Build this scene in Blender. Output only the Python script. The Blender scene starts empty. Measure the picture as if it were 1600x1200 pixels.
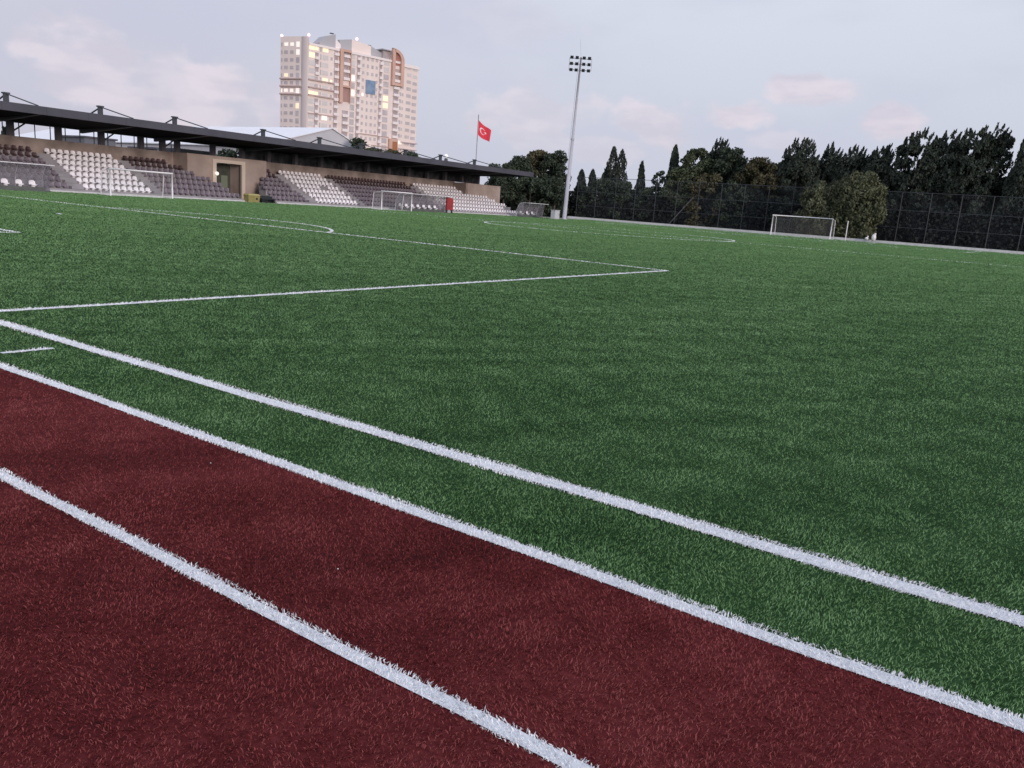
import bpy, math, random
import numpy as np
from mathutils import Vector, Matrix
random.seed(7)
RNG = np.random.default_rng(11)
D = bpy.data
S = bpy.context.scene
COL = S.collection
R = math.radians

# ---------------------------------------------------------------- camera
cam_d = D.cameras.new('camera')
cam_d.sensor_width = 36.0
cam_d.lens = 1261.54 / 1600 * 36.0
cam_d.clip_start = 0.05
cam_d.clip_end = 4000
cam = D.objects.new('camera', cam_d)
COL.objects.link(cam)
rx, ux, fx = Vector((0.81935, 0.56893, 0.07063)), Vector((-0.18013, 0.13852, 0.97384)), Vector((-0.54426, 0.81064, -0.21597))
m = Matrix((rx, ux, -fx)).transposed().to_4x4()
m.translation = Vector((8.6368, -3.4613, 1.4042))
cam.matrix_world = m
S.camera = cam
CAMX, CAMY = 8.6368, -3.4613

# ---------------------------------------------------------------- view
S.view_settings.view_transform = 'Standard'
S.view_settings.look = 'None'
S.view_settings.exposure = 0.0
S.view_settings.gamma = 1.0
S.cycles.max_bounces = 6
S.cycles.transparent_max_bounces = 12
S.cycles.use_denoising = True

# ---------------------------------------------------------------- world: dusk overcast sky
SUN_AZ, SUN_EL = R(112), R(9)       # clockwise from +Y
w = D.worlds.new('World')
S.world = w
w.use_nodes = True
nt = w.node_tree
for n in list(nt.nodes): nt.nodes.remove(n)
N = nt.nodes.new
def lnk(a, b): nt.links.new(a, b)
def val(x):
    return x
def mth(op, a, b=None, c=None, clamp=False):
    n = N('ShaderNodeMath'); n.operation = op; n.use_clamp = clamp
    for i, v in enumerate((a, b, c)):
        if v is None: continue
        if isinstance(v, (int, float)): n.inputs[i].default_value = v
        else: lnk(v, n.inputs[i])
    return n.outputs[0]
def mixc(f, a, b):
    n = N('ShaderNodeMix'); n.data_type = 'RGBA'
    for i, v in ((0, f), (6, a), (7, b)):
        if isinstance(v, (int, float)): n.inputs[i].default_value = v
        elif isinstance(v, tuple): n.inputs[i].default_value = (*v, 1)
        else: lnk(v, n.inputs[i])
    return n.outputs[2]
tc = N('ShaderNodeTexCoord')
sx = N('ShaderNodeSeparateXYZ'); lnk(tc.outputs['Generated'], sx.inputs[0])
az = mth('ARCTAN2', sx.outputs[0], sx.outputs[1])
el = mth('ARCSINE', sx.outputs[2])
sky = N('ShaderNodeTexSky'); sky.sky_type = 'NISHITA'; sky.sun_disc = False
sky.sun_elevation = SUN_EL; sky.sun_rotation = SUN_AZ
skyb = N('ShaderNodeVectorMath'); skyb.operation = 'SCALE'; lnk(sky.outputs[0], skyb.inputs[0]); skyb.inputs[3].default_value = 1.0
# warm grey horizon on the left of the view, bluer towards the right and the zenith
fz = N('ShaderNodeMapRange'); fz.interpolation_type = 'SMOOTHSTEP'
lnk(el, fz.inputs[0]); fz.inputs[1].default_value = 0.0; fz.inputs[2].default_value = 0.30
fa = N('ShaderNodeMapRange'); fa.interpolation_type = 'SMOOTHSTEP'
lnk(az, fa.inputs[0]); fa.inputs[1].default_value = -1.15; fa.inputs[2].default_value = -0.35
hor = mixc(fa.outputs[0], (5.85, 5.7, 6.85), (6.0, 6.25, 7.45))
zen = mixc(fa.outputs[0], (6.5, 6.6, 7.75), (7.3, 7.7, 8.75))
base = mixc(fz.outputs[0], hor, zen)
# broad cloud sheets
mp = N('ShaderNodeCombineXYZ'); lnk(mth('MULTIPLY', az, 1.0), mp.inputs[0]); lnk(mth('MULTIPLY', el, 2.6), mp.inputs[1])
nz = N('ShaderNodeTexNoise'); nz.inputs['Scale'].default_value = 3.2; nz.inputs['Detail'].default_value = 5; nz.inputs['Roughness'].default_value = 0.5
lnk(mp.outputs[0], nz.inputs['Vector'])
sh = N('ShaderNodeMapRange'); sh.interpolation_type = 'SMOOTHSTEP'; lnk(nz.outputs[0], sh.inputs[0]); sh.inputs[1].default_value = .42; sh.inputs[2].default_value = .66
base = mixc(mth('MULTIPLY', sh.outputs[0], 0.5), base, (5.7, 5.9, 7.4))
# cumulus heads (azimuth, elevation, half width, half height, strength)
nf = N('ShaderNodeTexNoise'); nf.inputs['Scale'].default_value = 21; nf.inputs['Detail'].default_value = 6; nf.inputs['Roughness'].default_value = 0.5
mp2 = N('ShaderNodeCombineXYZ'); lnk(az, mp2.inputs[0]); lnk(mth('MULTIPLY', el, 1.35), mp2.inputs[1])
lnk(mp2.outputs[0], nf.inputs['Vector'])
nf2 = mth('MULTIPLY', mth('SUBTRACT', nf.outputs[0], 0.5), 2.3)
tot = None
for a, e, wa, we, st in [(-1.07, .108, .075, .050, .9), (-1.01, .088, .10, .050, .7), (-.945, .103, .045, .034, 1), (-.965, .082, .07, .040, .8),
                         (-.885, .092, .036, .032, .8), (-.277, .146, .062, .020, 1), (-.352, .118, .044, .021, 1), (-.186, .115, .036, .024, 1),
                         (-.448, .102, .058, .030, .9), (-.59, .105, .085, .034, .7), (-.52, .075, .11, .022, .5), (-.30, .09, .05, .016, .45), (-.62, .20, .09, .03, .25)]:
    dx = mth('DIVIDE', mth('SUBTRACT', az, a), wa); dy = mth('DIVIDE', mth('SUBTRACT', el, e), we)
    dd = mth('SQRT', mth('ADD', mth('MULTIPLY', dx, dx), mth('MULTIPLY', dy, dy)))
    v = mth('ADD', mth('SUBTRACT', 1.0, dd), nf2)
    mr = N('ShaderNodeMapRange'); mr.interpolation_type = 'SMOOTHSTEP'; lnk(v, mr.inputs[0]); mr.inputs[1].default_value = .0; mr.inputs[2].default_value = .50
    t = mth('MULTIPLY', mr.outputs[0], st)
    tot = t if tot is None else mth('MAXIMUM', tot, t)
ns2 = N('ShaderNodeTexNoise'); ns2.inputs['Scale'].default_value = 13; ns2.inputs['Detail'].default_value = 5; lnk(mp.outputs[0], ns2.inputs['Vector'])
sr2 = N('ShaderNodeMapRange'); sr2.interpolation_type = 'SMOOTHSTEP'; lnk(ns2.outputs[0], sr2.inputs[0]); sr2.inputs[1].default_value = .38; sr2.inputs[2].default_value = .62
base = mixc(mth('MULTIPLY', tot, .78), base, mixc(sr2.outputs[0], (6.7, 6.2, 7.2), (8.3, 7.45, 8.2)))
zg = N('ShaderNodeMapRange'); zg.interpolation_type = 'SMOOTHSTEP'; lnk(el, zg.inputs[0]); zg.inputs[1].default_value = .26; zg.inputs[2].default_value = 1.2; zg.inputs[3].default_value = 1.0; zg.inputs[4].default_value = 1.42
zs_ = N('ShaderNodeVectorMath'); zs_.operation = 'SCALE'; lnk(base, zs_.inputs[0]); lnk(zg.outputs[0], zs_.inputs[3])     # overcast skies are brightest overhead
final = mixc(0.06, zs_.outputs[0], skyb.outputs[0])
below = N('ShaderNodeMapRange'); lnk(el, below.inputs[0]); below.inputs[1].default_value = -0.02; below.inputs[2].default_value = 0.0
final = mixc(below.outputs[0], (1.2, 1.4, 1.3), final)
bg = N('ShaderNodeBackground'); bg.inputs[1].default_value = 0.1
lnk(final, bg.inputs[0])
wo = N('ShaderNodeOutputWorld'); lnk(bg.outputs[0], wo.inputs[0])

# ---------------------------------------------------------------- sun: faint pink afterglow behind the camera
sl = D.lights.new('sun', 'SUN'); sl.energy = 1.6; sl.angle = R(14); sl.color = (1.0, .84, .78)
so = D.objects.new('sun', sl); COL.objects.link(so)
sd = Vector((math.sin(SUN_AZ) * math.cos(SUN_EL), math.cos(SUN_AZ) * math.cos(SUN_EL), math.sin(SUN_EL)))
so.rotation_euler = (-sd).to_track_quat('-Z', 'Y').to_euler()

# ================================================================ helpers
class MB:
    def __init__(s): s.v = []; s.f = []
    def poly(s, pts):
        b = len(s.v); s.v += [tuple(p) for p in pts]; s.f.append(tuple(range(b, b + len(pts)))); return s
    def hexa(s, p):     # 8 points: bottom 4 ccw, top 4 ccw
        b = len(s.v); s.v += [tuple(q) for q in p]
        for f in ((3, 2, 1, 0), (4, 5, 6, 7), (0, 1, 5, 4), (1, 2, 6, 5), (2, 3, 7, 6), (3, 0, 4, 7)): s.f.append(tuple(b + i for i in f))
        return s
    def box(s, x0, x1, y0, y1, z0, z1):
        return s.hexa([(x0, y0, z0), (x1, y0, z0), (x1, y1, z0), (x0, y1, z0), (x0, y0, z1), (x1, y0, z1), (x1, y1, z1), (x0, y1, z1)])
    def prism(s, pts, a, b, axis='y'):  # profile (p,q) extruded along axis
        n = len(pts); o = len(s.v)
        for t in (a, b):
            for p, q in pts:
                s.v.append((p, t, q) if axis == 'y' else ((t, p, q) if axis == 'x' else (p, q, t)))
        s.f.append(tuple(o + i for i in range(n - 1, -1, -1))); s.f.append(tuple(o + n + i for i in range(n)))
        for i in range(n):
            j = (i + 1) % n; s.f.append((o + i, o + j, o + n + j, o + n + i))
        return s
    def tube(s, pts, r, n=8, caps=True):
        pts = [Vector(p) for p in pts]; o = len(s.v)
        rr = r if isinstance(r, (list, tuple)) else [r] * len(pts)
        for i, p in enumerate(pts):
            d = (pts[min(i + 1, len(pts) - 1)] - pts[max(i - 1, 0)]).normalized()
            a = d.cross(Vector((0, 0, 1)) if abs(d.z) < .95 else Vector((1, 0, 0))).normalized(); b = d.cross(a)
            for k in range(n):
                t = 2 * math.pi * k / n; s.v.append(tuple(p + rr[i] * (math.cos(t) * a + math.sin(t) * b)))
        for i in range(len(pts) - 1):
            for k in range(n):
                k2 = (k + 1) % n; s.f.append((o + i * n + k, o + i * n + k2, o + (i + 1) * n + k2, o + (i + 1) * n + k))
        if caps:
            s.f.append(tuple(o + k for k in range(n))); s.f.append(tuple(o + (len(pts) - 1) * n + k for k in range(n - 1, -1, -1)))
        return s
    def ball(s, c, r, n=10, m=6, sq=1):
        o = len(s.v)
        for i in range(m + 1):
            t = math.pi * i / m
            for k in range(n):
                p = 2 * math.pi * k / n
                s.v.append((c[0] + r * math.sin(t) * math.cos(p), c[1] + r * math.sin(t) * math.sin(p), c[2] + sq * r * math.cos(t)))
        for i in range(m):
            for k in range(n):
                k2 = (k + 1) % n; s.f.append((o + i * n + k, o + (i + 1) * n + k, o + (i + 1) * n + k2, o + i * n + k2))
        return s
    def build(s, name, mat, parent=None, smooth=False):
        me = D.meshes.new(name); me.from_pydata(s.v, [], s.f); me.materials.append(mat)
        if smooth: me.polygons.foreach_set('use_smooth', [True] * len(me.polygons))
        me.update()
        o = D.objects.new(name, me); COL.objects.link(o)
        if parent: o.parent = parent
        return o
def npmesh(name, V, F, mat, parent=None, k=None):
    """V (n,3) and F (m,k) arrays straight into a mesh"""
    me = D.meshes.new(name); F = np.asarray(F, dtype=np.int32); k = F.shape[1]
    me.vertices.add(len(V)); me.vertices.foreach_set('co', np.asarray(V, dtype=np.float32).ravel())
    me.loops.add(F.size); me.loops.foreach_set('vertex_index', F.ravel())
    me.polygons.add(len(F)); me.polygons.foreach_set('loop_start', np.arange(0, F.size, k, dtype=np.int32))
    me.polygons.foreach_set('loop_total', np.full(len(F), k, dtype=np.int32))
    me.materials.append(mat); me.update(calc_edges=True)
    o = D.objects.new(name, me); COL.objects.link(o)
    if parent: o.parent = parent
    return o
def tag(o, label=None, cat=None, group=None, kind=None):
    if label: o['label'] = label
    if cat: o['category'] = cat
    if group: o['group'] = group
    if kind: o['kind'] = kind
    return o
def empty(name, loc, label, cat, group=None):
    o = D.objects.new(name, None); COL.objects.link(o); o.location = loc; o.empty_display_size = .2
    return tag(o, label, cat, group)
def adopt(root, parts):
    """parts were built in world space: keep them there under the thing's empty"""
    for p in parts:
        p.parent = root; p.matrix_parent_inverse = Matrix.Translation(-Vector(root.location))
    return parts
class Thing:
    def __init__(s, name, loc, label, cat, group=None): s.o = empty(name, loc, label, cat, group)
    def part(s, mb, name, mat, smooth=False, parent=None, label=None):
        p = mb.build(name, mat, None, smooth)
        if parent is None:
            p.parent = s.o; p.matrix_parent_inverse = Matrix.Translation(-s.o.location)
        else:
            p.parent = parent
        if label: p['label'] = label
        return p

def mat(name, col, rough=.7, col2=None, scale=5, detail=4, bump=0, bscale=None, metal=0, spec=.5, stretch=None, contrast=(.35, .65), emit=None, estr=0, alpha=None, trans=0):
    M = D.materials.new(name); M.use_nodes = True; t = M.node_tree; p = t.nodes['Principled BSDF']
    p.inputs['Base Color'].default_value = (*col, 1); p.inputs['Roughness'].default_value = rough; p.inputs['Metallic'].default_value = metal
    p.inputs['Specular IOR Level'].default_value = spec
    g = t.nodes.new('ShaderNodeNewGeometry')
    vec = g.outputs['Position']
    if stretch:
        q = t.nodes.new('ShaderNodeVectorMath'); q.operation = 'MULTIPLY'; t.links.new(vec, q.inputs[0]); q.inputs[1].default_value = stretch; vec = q.outputs[0]
    if col2:
        n = t.nodes.new('ShaderNodeTexNoise'); n.inputs['Scale'].default_value = scale; n.inputs['Detail'].default_value = detail; t.links.new(vec, n.inputs['Vector'])
        r = t.nodes.new('ShaderNodeMapRange'); r.inputs[1].default_value = contrast[0]; r.inputs[2].default_value = contrast[1]; t.links.new(n.outputs[0], r.inputs[0])
        x = t.nodes.new('ShaderNodeMix'); x.data_type = 'RGBA'; x.inputs[6].default_value = (*col, 1); x.inputs[7].default_value = (*col2, 1)
        t.links.new(r.outputs[0], x.inputs[0]); t.links.new(x.outputs[2], p.inputs['Base Color'])
    if bump:
        n = t.nodes.new('ShaderNodeTexNoise'); n.inputs['Scale'].default_value = bscale or scale * 4; n.inputs['Detail'].default_value = 4; t.links.new(vec, n.inputs['Vector'])
        b = t.nodes.new('ShaderNodeBump'); b.inputs['Strength'].default_value = bump; b.inputs['Distance'].default_value = .02
        t.links.new(n.outputs[0], b.inputs['Height']); t.links.new(b.outputs[0], p.inputs['Normal'])
    if emit: p.inputs['Emission Color'].default_value = (*emit, 1); p.inputs['Emission Strength'].default_value = estr
    if alpha is not None: p.inputs['Alpha'].default_value = alpha
    if trans: p.inputs['Transmission Weight'].default_value = trans
    return M

# ---------------------------------------------------------------- turf materials
def turf_mat(name, dark, mid, light, streak=True, rough=.85, fine=38.0, blade=False):
    M = D.materials.new(name); M.use_nodes = True; t = M.node_tree; p = t.nodes['Principled BSDF']
    nn = t.nodes.new; L = t.links.new
    g = nn('ShaderNodeNewGeometry')
    def noise(scale, det, mul=None, rgh=.55):
        n = nn('ShaderNodeTexNoise'); n.inputs['Scale'].default_value = scale; n.inputs['Detail'].default_value = det; n.inputs['Roughness'].default_value = rgh
        if mul:
            q = nn('ShaderNodeVectorMath'); q.operation = 'MULTIPLY'; L(g.outputs['Position'], q.inputs[0]); q.inputs[1].default_value = mul; L(q.outputs[0], n.inputs['Vector'])
        else: L(g.outputs['Position'], n.inputs['Vector'])
        return n.outputs[0]
    def M2(op, a, b):
        n = nn('ShaderNodeMath'); n.operation = op
        for i, v in enumerate((a, b)):
            if isinstance(v, (int, float)): n.inputs[i].default_value = v
            else: L(v, n.inputs[i])
        return n.outputs[0]
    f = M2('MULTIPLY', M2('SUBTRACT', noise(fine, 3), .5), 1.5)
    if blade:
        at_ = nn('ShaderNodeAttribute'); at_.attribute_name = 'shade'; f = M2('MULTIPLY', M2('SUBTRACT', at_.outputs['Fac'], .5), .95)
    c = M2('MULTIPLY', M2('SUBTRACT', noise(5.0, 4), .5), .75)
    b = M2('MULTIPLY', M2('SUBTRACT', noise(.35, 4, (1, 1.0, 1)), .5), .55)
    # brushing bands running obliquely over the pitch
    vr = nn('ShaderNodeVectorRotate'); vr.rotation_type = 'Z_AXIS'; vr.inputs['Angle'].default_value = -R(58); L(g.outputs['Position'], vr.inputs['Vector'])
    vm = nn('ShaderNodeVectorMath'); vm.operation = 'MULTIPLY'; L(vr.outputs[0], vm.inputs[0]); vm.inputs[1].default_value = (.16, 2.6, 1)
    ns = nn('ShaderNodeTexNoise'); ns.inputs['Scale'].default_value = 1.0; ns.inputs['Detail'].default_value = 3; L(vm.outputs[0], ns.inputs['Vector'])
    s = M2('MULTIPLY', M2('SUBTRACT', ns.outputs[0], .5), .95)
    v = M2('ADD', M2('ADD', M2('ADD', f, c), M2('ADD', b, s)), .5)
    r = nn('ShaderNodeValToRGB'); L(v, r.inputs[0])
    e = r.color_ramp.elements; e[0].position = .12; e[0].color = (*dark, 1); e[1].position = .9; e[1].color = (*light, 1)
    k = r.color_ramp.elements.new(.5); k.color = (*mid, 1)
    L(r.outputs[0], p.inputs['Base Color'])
    p.inputs['Roughness'].default_value = rough; p.inputs['Specular IOR Level'].default_value = .05
    bp = nn('ShaderNodeBump'); bp.inputs['Strength'].default_value = .5; bp.inputs['Distance'].default_value = .03
    L(noise(60, 3), bp.inputs['Height']); L(bp.outputs[0], p.inputs['Normal'])
    return M
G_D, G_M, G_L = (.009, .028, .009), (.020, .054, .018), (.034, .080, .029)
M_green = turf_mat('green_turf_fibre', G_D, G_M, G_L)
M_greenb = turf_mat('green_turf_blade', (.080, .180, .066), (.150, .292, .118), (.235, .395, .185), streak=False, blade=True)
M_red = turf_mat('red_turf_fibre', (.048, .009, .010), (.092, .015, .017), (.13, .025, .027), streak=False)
M_redb = turf_mat('red_turf_blade', (.125, .026, .027), (.215, .047, .048), (.30, .088, .088), streak=False, blade=True)
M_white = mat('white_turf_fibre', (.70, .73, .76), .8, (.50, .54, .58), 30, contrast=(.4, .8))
M_whiteb = mat('white_turf_blade', (.90, .91, .93), .7, (.70, .72, .76), 70, contrast=(.35, .75))

# ================================================================ GROUND
def sheet(name, x0, x1, y0, y1, z, m, nx=1):
    mb = MB(); mb.poly([(x0, y0, z), (x1, y0, z), (x1, y1, z), (x0, y1, z)]); return tag(mb.build(name, m), kind='structure')
M_earth = mat('bare_earth', (.055, .055, .042), .95, (.03, .035, .025), .4)
M_paving = mat('grey_paving', (.20, .19, .185), .9, (.15, .145, .14), 1.2, contrast=(.3, .7))
sheet('ground', -2500, 2500, -2500, 2500, -0.03, M_earth)
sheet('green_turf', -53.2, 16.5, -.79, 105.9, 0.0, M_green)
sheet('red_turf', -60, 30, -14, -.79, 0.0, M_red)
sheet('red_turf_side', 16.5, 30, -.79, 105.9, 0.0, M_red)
sheet('paved_verge', -66, -53.2, -.79, 112, -.004, M_paving)

# pitch: X along the near goal line, Y into the field (metres)
PL, PX, SX = 101.8, -20.28, 11.1      # pitch length, centre, near touch line
LX = PX - (SX - PX)                   # far touch line
LW = .055
def line_obj(name, quads, label, z=.004):
    quads = [[tuple(Vector(p).lerp(Vector(q[3 - i]), .14)) for i, p in enumerate(q)] if len(q) == 4 else q for q in quads]     # the backing is narrower than the tufts
    mb = MB()
    for q in quads: mb.poly([(x, y, z) for x, y in q])
    o = mb.build(name, M_white); return tag(o, label, None, None, 'structure')
def bar(x0, y0, x1, y1, w=LW, ext=True):
    d = Vector((x1 - x0, y1 - y0)); d.normalize(); n = Vector((-d.y, d.x)) * w
    e = d * (w if ext else 0)
    a, b = Vector((x0, y0)) - e, Vector((x1, y1)) + e
    # slight wobble of the hand-cut inlaid line
    L = (b - a).length; k = max(1, int(L / .5)); out = []
    prev = None
    for i in range(k + 1):
        p = a.lerp(b, i / k); wob = .006 * math.sin(i * 1.7 + x0) + .005 * math.sin(i * .61 + y1)
        q = (p + n * (1 + wob / w), p - n * (1 - wob / w))
        if prev: out.append([tuple(prev[1]), tuple(q[1]), tuple(q[0]), tuple(prev[0])])
        prev = q
    return out
def arc(cx, cy, r, a0, a1, w=LW, n=64):
    out = []
    for i in range(n):
        t0, t1 = a0 + (a1 - a0) * i / n, a0 + (a1 - a0) * (i + 1) / n
        out.append([(cx + (r - w) * math.cos(t0), cy + (r - w) * math.sin(t0)), (cx + (r + w) * math.cos(t0), cy + (r + w) * math.sin(t0)),
                    (cx + (r + w) * math.cos(t1), cy + (r + w) * math.sin(t1)), (cx + (r - w) * math.cos(t1), cy + (r - w) * math.sin(t1))])
    return out
zl = .004
line_obj('goal_line', bar(LX, 0, SX, 0, .072), 'near white goal line across the turf')
line_obj('goal_line', bar(LX, PL, SX, PL), 'far white goal line under the full size goal')
line_obj('touch_line', bar(LX, .08, LX, PL - .07) , 'white touch line along the grandstand')
line_obj('touch_line', bar(SX, .08, SX, PL - .07), 'white touch line on the side away from the grandstand')
line_obj('halfway_line', bar(LX + .07, PL / 2, SX - .07, PL / 2, ext=False), 'white halfway line')
line_obj('centre_circle', arc(PX, PL / 2, 9.15, 0, 2 * math.pi, .075, 128), 'white centre circle', .008)
line_obj('penalty_area_line', bar(PX + 20.16, .072, PX + 20.16, 16.45, .065, False) + bar(PX - 20.16, .072, PX - 20.16, 16.45, ext=False) + bar(PX - 20.16, 16.5, PX + 20.16, 16.5, .06), 'white lines of the near penalty area', .0045)
line_obj('penalty_area_line', bar(PX + 20.16, PL - .07, PX + 20.16, PL - 16.45, ext=False) + bar(PX - 20.16, PL - .07, PX - 20.16, PL - 16.45, ext=False) + bar(PX - 20.16, PL - 16.5, PX + 20.16, PL - 16.5), 'white lines of the far penalty area', .0045)
line_obj('goal_area_line', bar(PX + 9.16, .072, PX + 9.16, 5.45, ext=False) + bar(PX - 9.16, .072, PX - 9.16, 5.45, ext=False) + bar(PX - 9.16, 5.5, PX + 9.16, 5.5), 'white lines of the near goal area', .0045)
line_obj('goal_area_line', bar(PX + 9.16, PL - .07, PX + 9.16, PL - 5.45, ext=False) + bar(PX - 9.16, PL - .07, PX - 9.16, PL - 5.45, ext=False) + bar(PX - 9.16, PL - 5.5, PX + 9.16, PL - 5.5), 'white lines of the far goal area', .0045)
th = math.asin(5.4 / 9.15)
line_obj('penalty_arc', arc(PX, 11, 9.15, th, math.pi - th, .06), 'white arc on the near penalty area', .008)
line_obj('penalty_arc', arc(PX, PL - 11, 9.15, -th, -math.pi + th), 'white arc on the far penalty area', .008)
line_obj('penalty_spot', [[(PX + .13 * math.cos(a), 11 + .13 * math.sin(a)) for a in [i * math.pi / 5 for i in range(10)]]], 'near white penalty spot')
line_obj('corner_distance_mark', bar(1.928, -.56, 1.936, -.25, .04), 'short white mark outside the near goal line')
line_obj('turf_border_line', bar(LX - 2, -.79, 17, -.79, .05), 'white line between the green and the red turf')
line_obj('red_turf_line', bar(-50, -1.815, 25, -1.815, .036), 'white line inside the red turf')

# ---------------------------------------------------------------- turf blades around the viewer
def blades(pts, h, wd, lean, seg2):
    n = len(pts)
    a = RNG.uniform(0, 2 * np.pi, n); dirx, diry = np.cos(a), np.sin(a)
    # neighbouring blades lean the same way, as in brushed turf
    fl = 1.2 * np.sin(pts[:, 0] * 7.3 + 1.3 * np.sin(pts[:, 1] * 5.1)) + 1.5 * np.sin(pts[:, 1] * 9.7 + pts[:, 0] * 3.1 + 2 * np.sin(pts[:, 0] * 2.3)) + RNG.normal(0, 1.3, n)
    ln = h * lean * RNG.uniform(.2, 1.3, n)
    lx, ly = np.cos(fl) * ln, np.sin(fl) * ln
    hh = h * RNG.uniform(.55, 1.15, n)
    ww = wd * RNG.uniform(.7, 1.3, n)
    z0 = np.zeros(n)
    b0 = np.stack([pts[:, 0] - dirx * ww / 2, pts[:, 1] - diry * ww / 2, z0], 1)
    b1 = np.stack([pts[:, 0] + dirx * ww / 2, pts[:, 1] + diry * ww / 2, z0], 1)
    tip = np.stack([pts[:, 0] + lx, pts[:, 1] + ly, hh], 1)
    if not seg2:
        V = np.stack([b0, b1, tip], 1).reshape(-1, 3); return V, np.arange(len(V)).reshape(-1, 3)
    m0 = b0 + np.stack([lx * .35, ly * .35, hh * .62], 1); m1 = b1 + np.stack([lx * .35, ly * .35, hh * .62], 1)
    V = np.stack([b0, b1, m1, m0, tip], 1).reshape(-1, 3)
    k = np.arange(n)[:, None] * 5
    F = np.concatenate([k + [0, 1, 2], k + [0, 2, 3], k + [3, 2, 4]])
    return V, F
def sector(n_per, r0, r1, half=R(50)):
    area = half * (r1 * r1 - r0 * r0); n = int(n_per * area)
    r = np.sqrt(RNG.uniform(r0 * r0, r1 * r1, n)); t = RNG.uniform(-half, half, n) - .5913
    return np.stack([CAMX + r * np.sin(t), CAMY + r * np.cos(t)], 1), r
# the tufts get coarser and sparser with the distance, in many thin steps
rings = []
r_ = .9
while r_ < 124:
    r2 = r_ * 1.08; f_ = max(1.0, r2 / 3.2)
    rings.append((15000 / f_ ** 1.66, r_, r2, (.0100 + .00055 * r2), .0026 * f_ ** 1.02, r2 < 4)); r_ = r2
PAINT = []      # every inlaid line as (kind, numbers, half width)
def seg(x0, y0, x1, y1, w): PAINT.append(('s', (x0, y0, x1, y1), w))
seg(LX, 0, SX, 0, .072); seg(LX, PL, SX, PL, .055); seg(LX, 0, LX, PL, .055); seg(SX, 0, SX, PL, .055); seg(LX, PL / 2, SX, PL / 2, .055)
for y0, sg in ((0, 1), (PL, -1)):
    seg(PX + 20.16, y0, PX + 20.16, y0 + sg * 16.5, .065); seg(PX - 20.16, y0, PX - 20.16, y0 + sg * 16.5, .055); seg(PX - 20.16, y0 + sg * 16.5, PX + 20.16, y0 + sg * 16.5, .060)
    seg(PX + 9.16, y0, PX + 9.16, y0 + sg * 5.5, .055); seg(PX - 9.16, y0, PX - 9.16, y0 + sg * 5.5, .055); seg(PX - 9.16, y0 + sg * 5.5, PX + 9.16, y0 + sg * 5.5, .055)
seg(1.928, -.56, 1.936, -.25, .04); seg(LX - 2, -.79, 17, -.79, .048); seg(-50, -1.815, 25, -1.815, .036)
PAINT.append(('a', (PX, PL / 2, 9.15, 0, 2 * math.pi), .07)); PAINT.append(('a', (PX, 11, 9.15, th, math.pi - th), .06)); PAINT.append(('a', (PX, PL - 11, 9.15, math.pi + th, 2 * math.pi - th), .055))
PAINT.append(('a', (PX, 11, .06, 0, 2 * math.pi), .07))
def linedist(p):
    """True on the white lines"""
    x, y = p[:, 0], p[:, 1]; on = np.zeros(len(p), bool)
    for k, a, w_ in PAINT:
        if k == 's': on |= (x > min(a[0], a[2]) - w_) & (x < max(a[0], a[2]) + w_) & (y > min(a[1], a[3]) - w_) & (y < max(a[1], a[3]) + w_)
        else:
            ang = np.mod(np.arctan2(y - a[1], x - a[0]), 2 * np.pi); on |= (np.abs(np.hypot(x - a[0], y - a[1]) - a[2]) < w_) & (ang >= a[3]) & (ang <= a[4])
    return on
gv, gf, rv, rf, go, ro = [], [], [], [], 0, 0
for den, r0, r1, h, wd, s2 in rings:
    p, _r = sector(den, r0, r1)
    if not len(p): continue
    on = linedist(p)
    inf = (p[:, 0] > -53) & (p[:, 0] < 16.4) & (p[:, 1] < 105.6)
    for sel, vs, fs, isg in (((p[:, 1] > -.79) & ~on & inf, gv, gf, True), ((p[:, 1] < -.79) & ~on, rv, rf, False)):
        q = p[sel]
        if not len(q): continue
        V, F = blades(q, h, wd, .9, s2)
        o = sum(len(a) for a in vs); vs.append(V); fs.append(F + o)
def shade_attr(o):
    me = o.data; nf = len(me.polygons); st = np.empty(nf, np.int32); me.polygons.foreach_get('loop_start', st)
    # all faces of one blade share vertices, so hash the blade through its first vertex
    lv = np.empty(len(me.loops), np.int32); me.loops.foreach_get('vertex_index', lv)
    at_ = me.attributes.new('shade', 'FLOAT', 'POINT'); n = len(me.vertices)
    co = np.empty(n * 3, np.float32); me.vertices.foreach_get('co', co); co = co.reshape(-1, 3)
    g = RNG.uniform(0, 1, n // 3 + 2); val_ = g[np.arange(n) // 4]
    far = np.hypot(co[:, 0] - CAMX, co[:, 1] - CAMY); val_ = .55 + (val_ - .5) * np.minimum(1, (4.0 / far) ** .5)      # a coarse far tuft stands for many fibres, so it varies less
    at_.data.foreach_set('value', (val_).astype(np.float32)); return o
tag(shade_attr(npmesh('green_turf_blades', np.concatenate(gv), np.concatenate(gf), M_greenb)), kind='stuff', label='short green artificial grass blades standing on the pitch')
tag(shade_attr(npmesh('red_turf_blades', np.concatenate(rv), np.concatenate(rf), M_redb)), kind='stuff', label='short dark red artificial grass blades beside the pitch')
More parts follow.
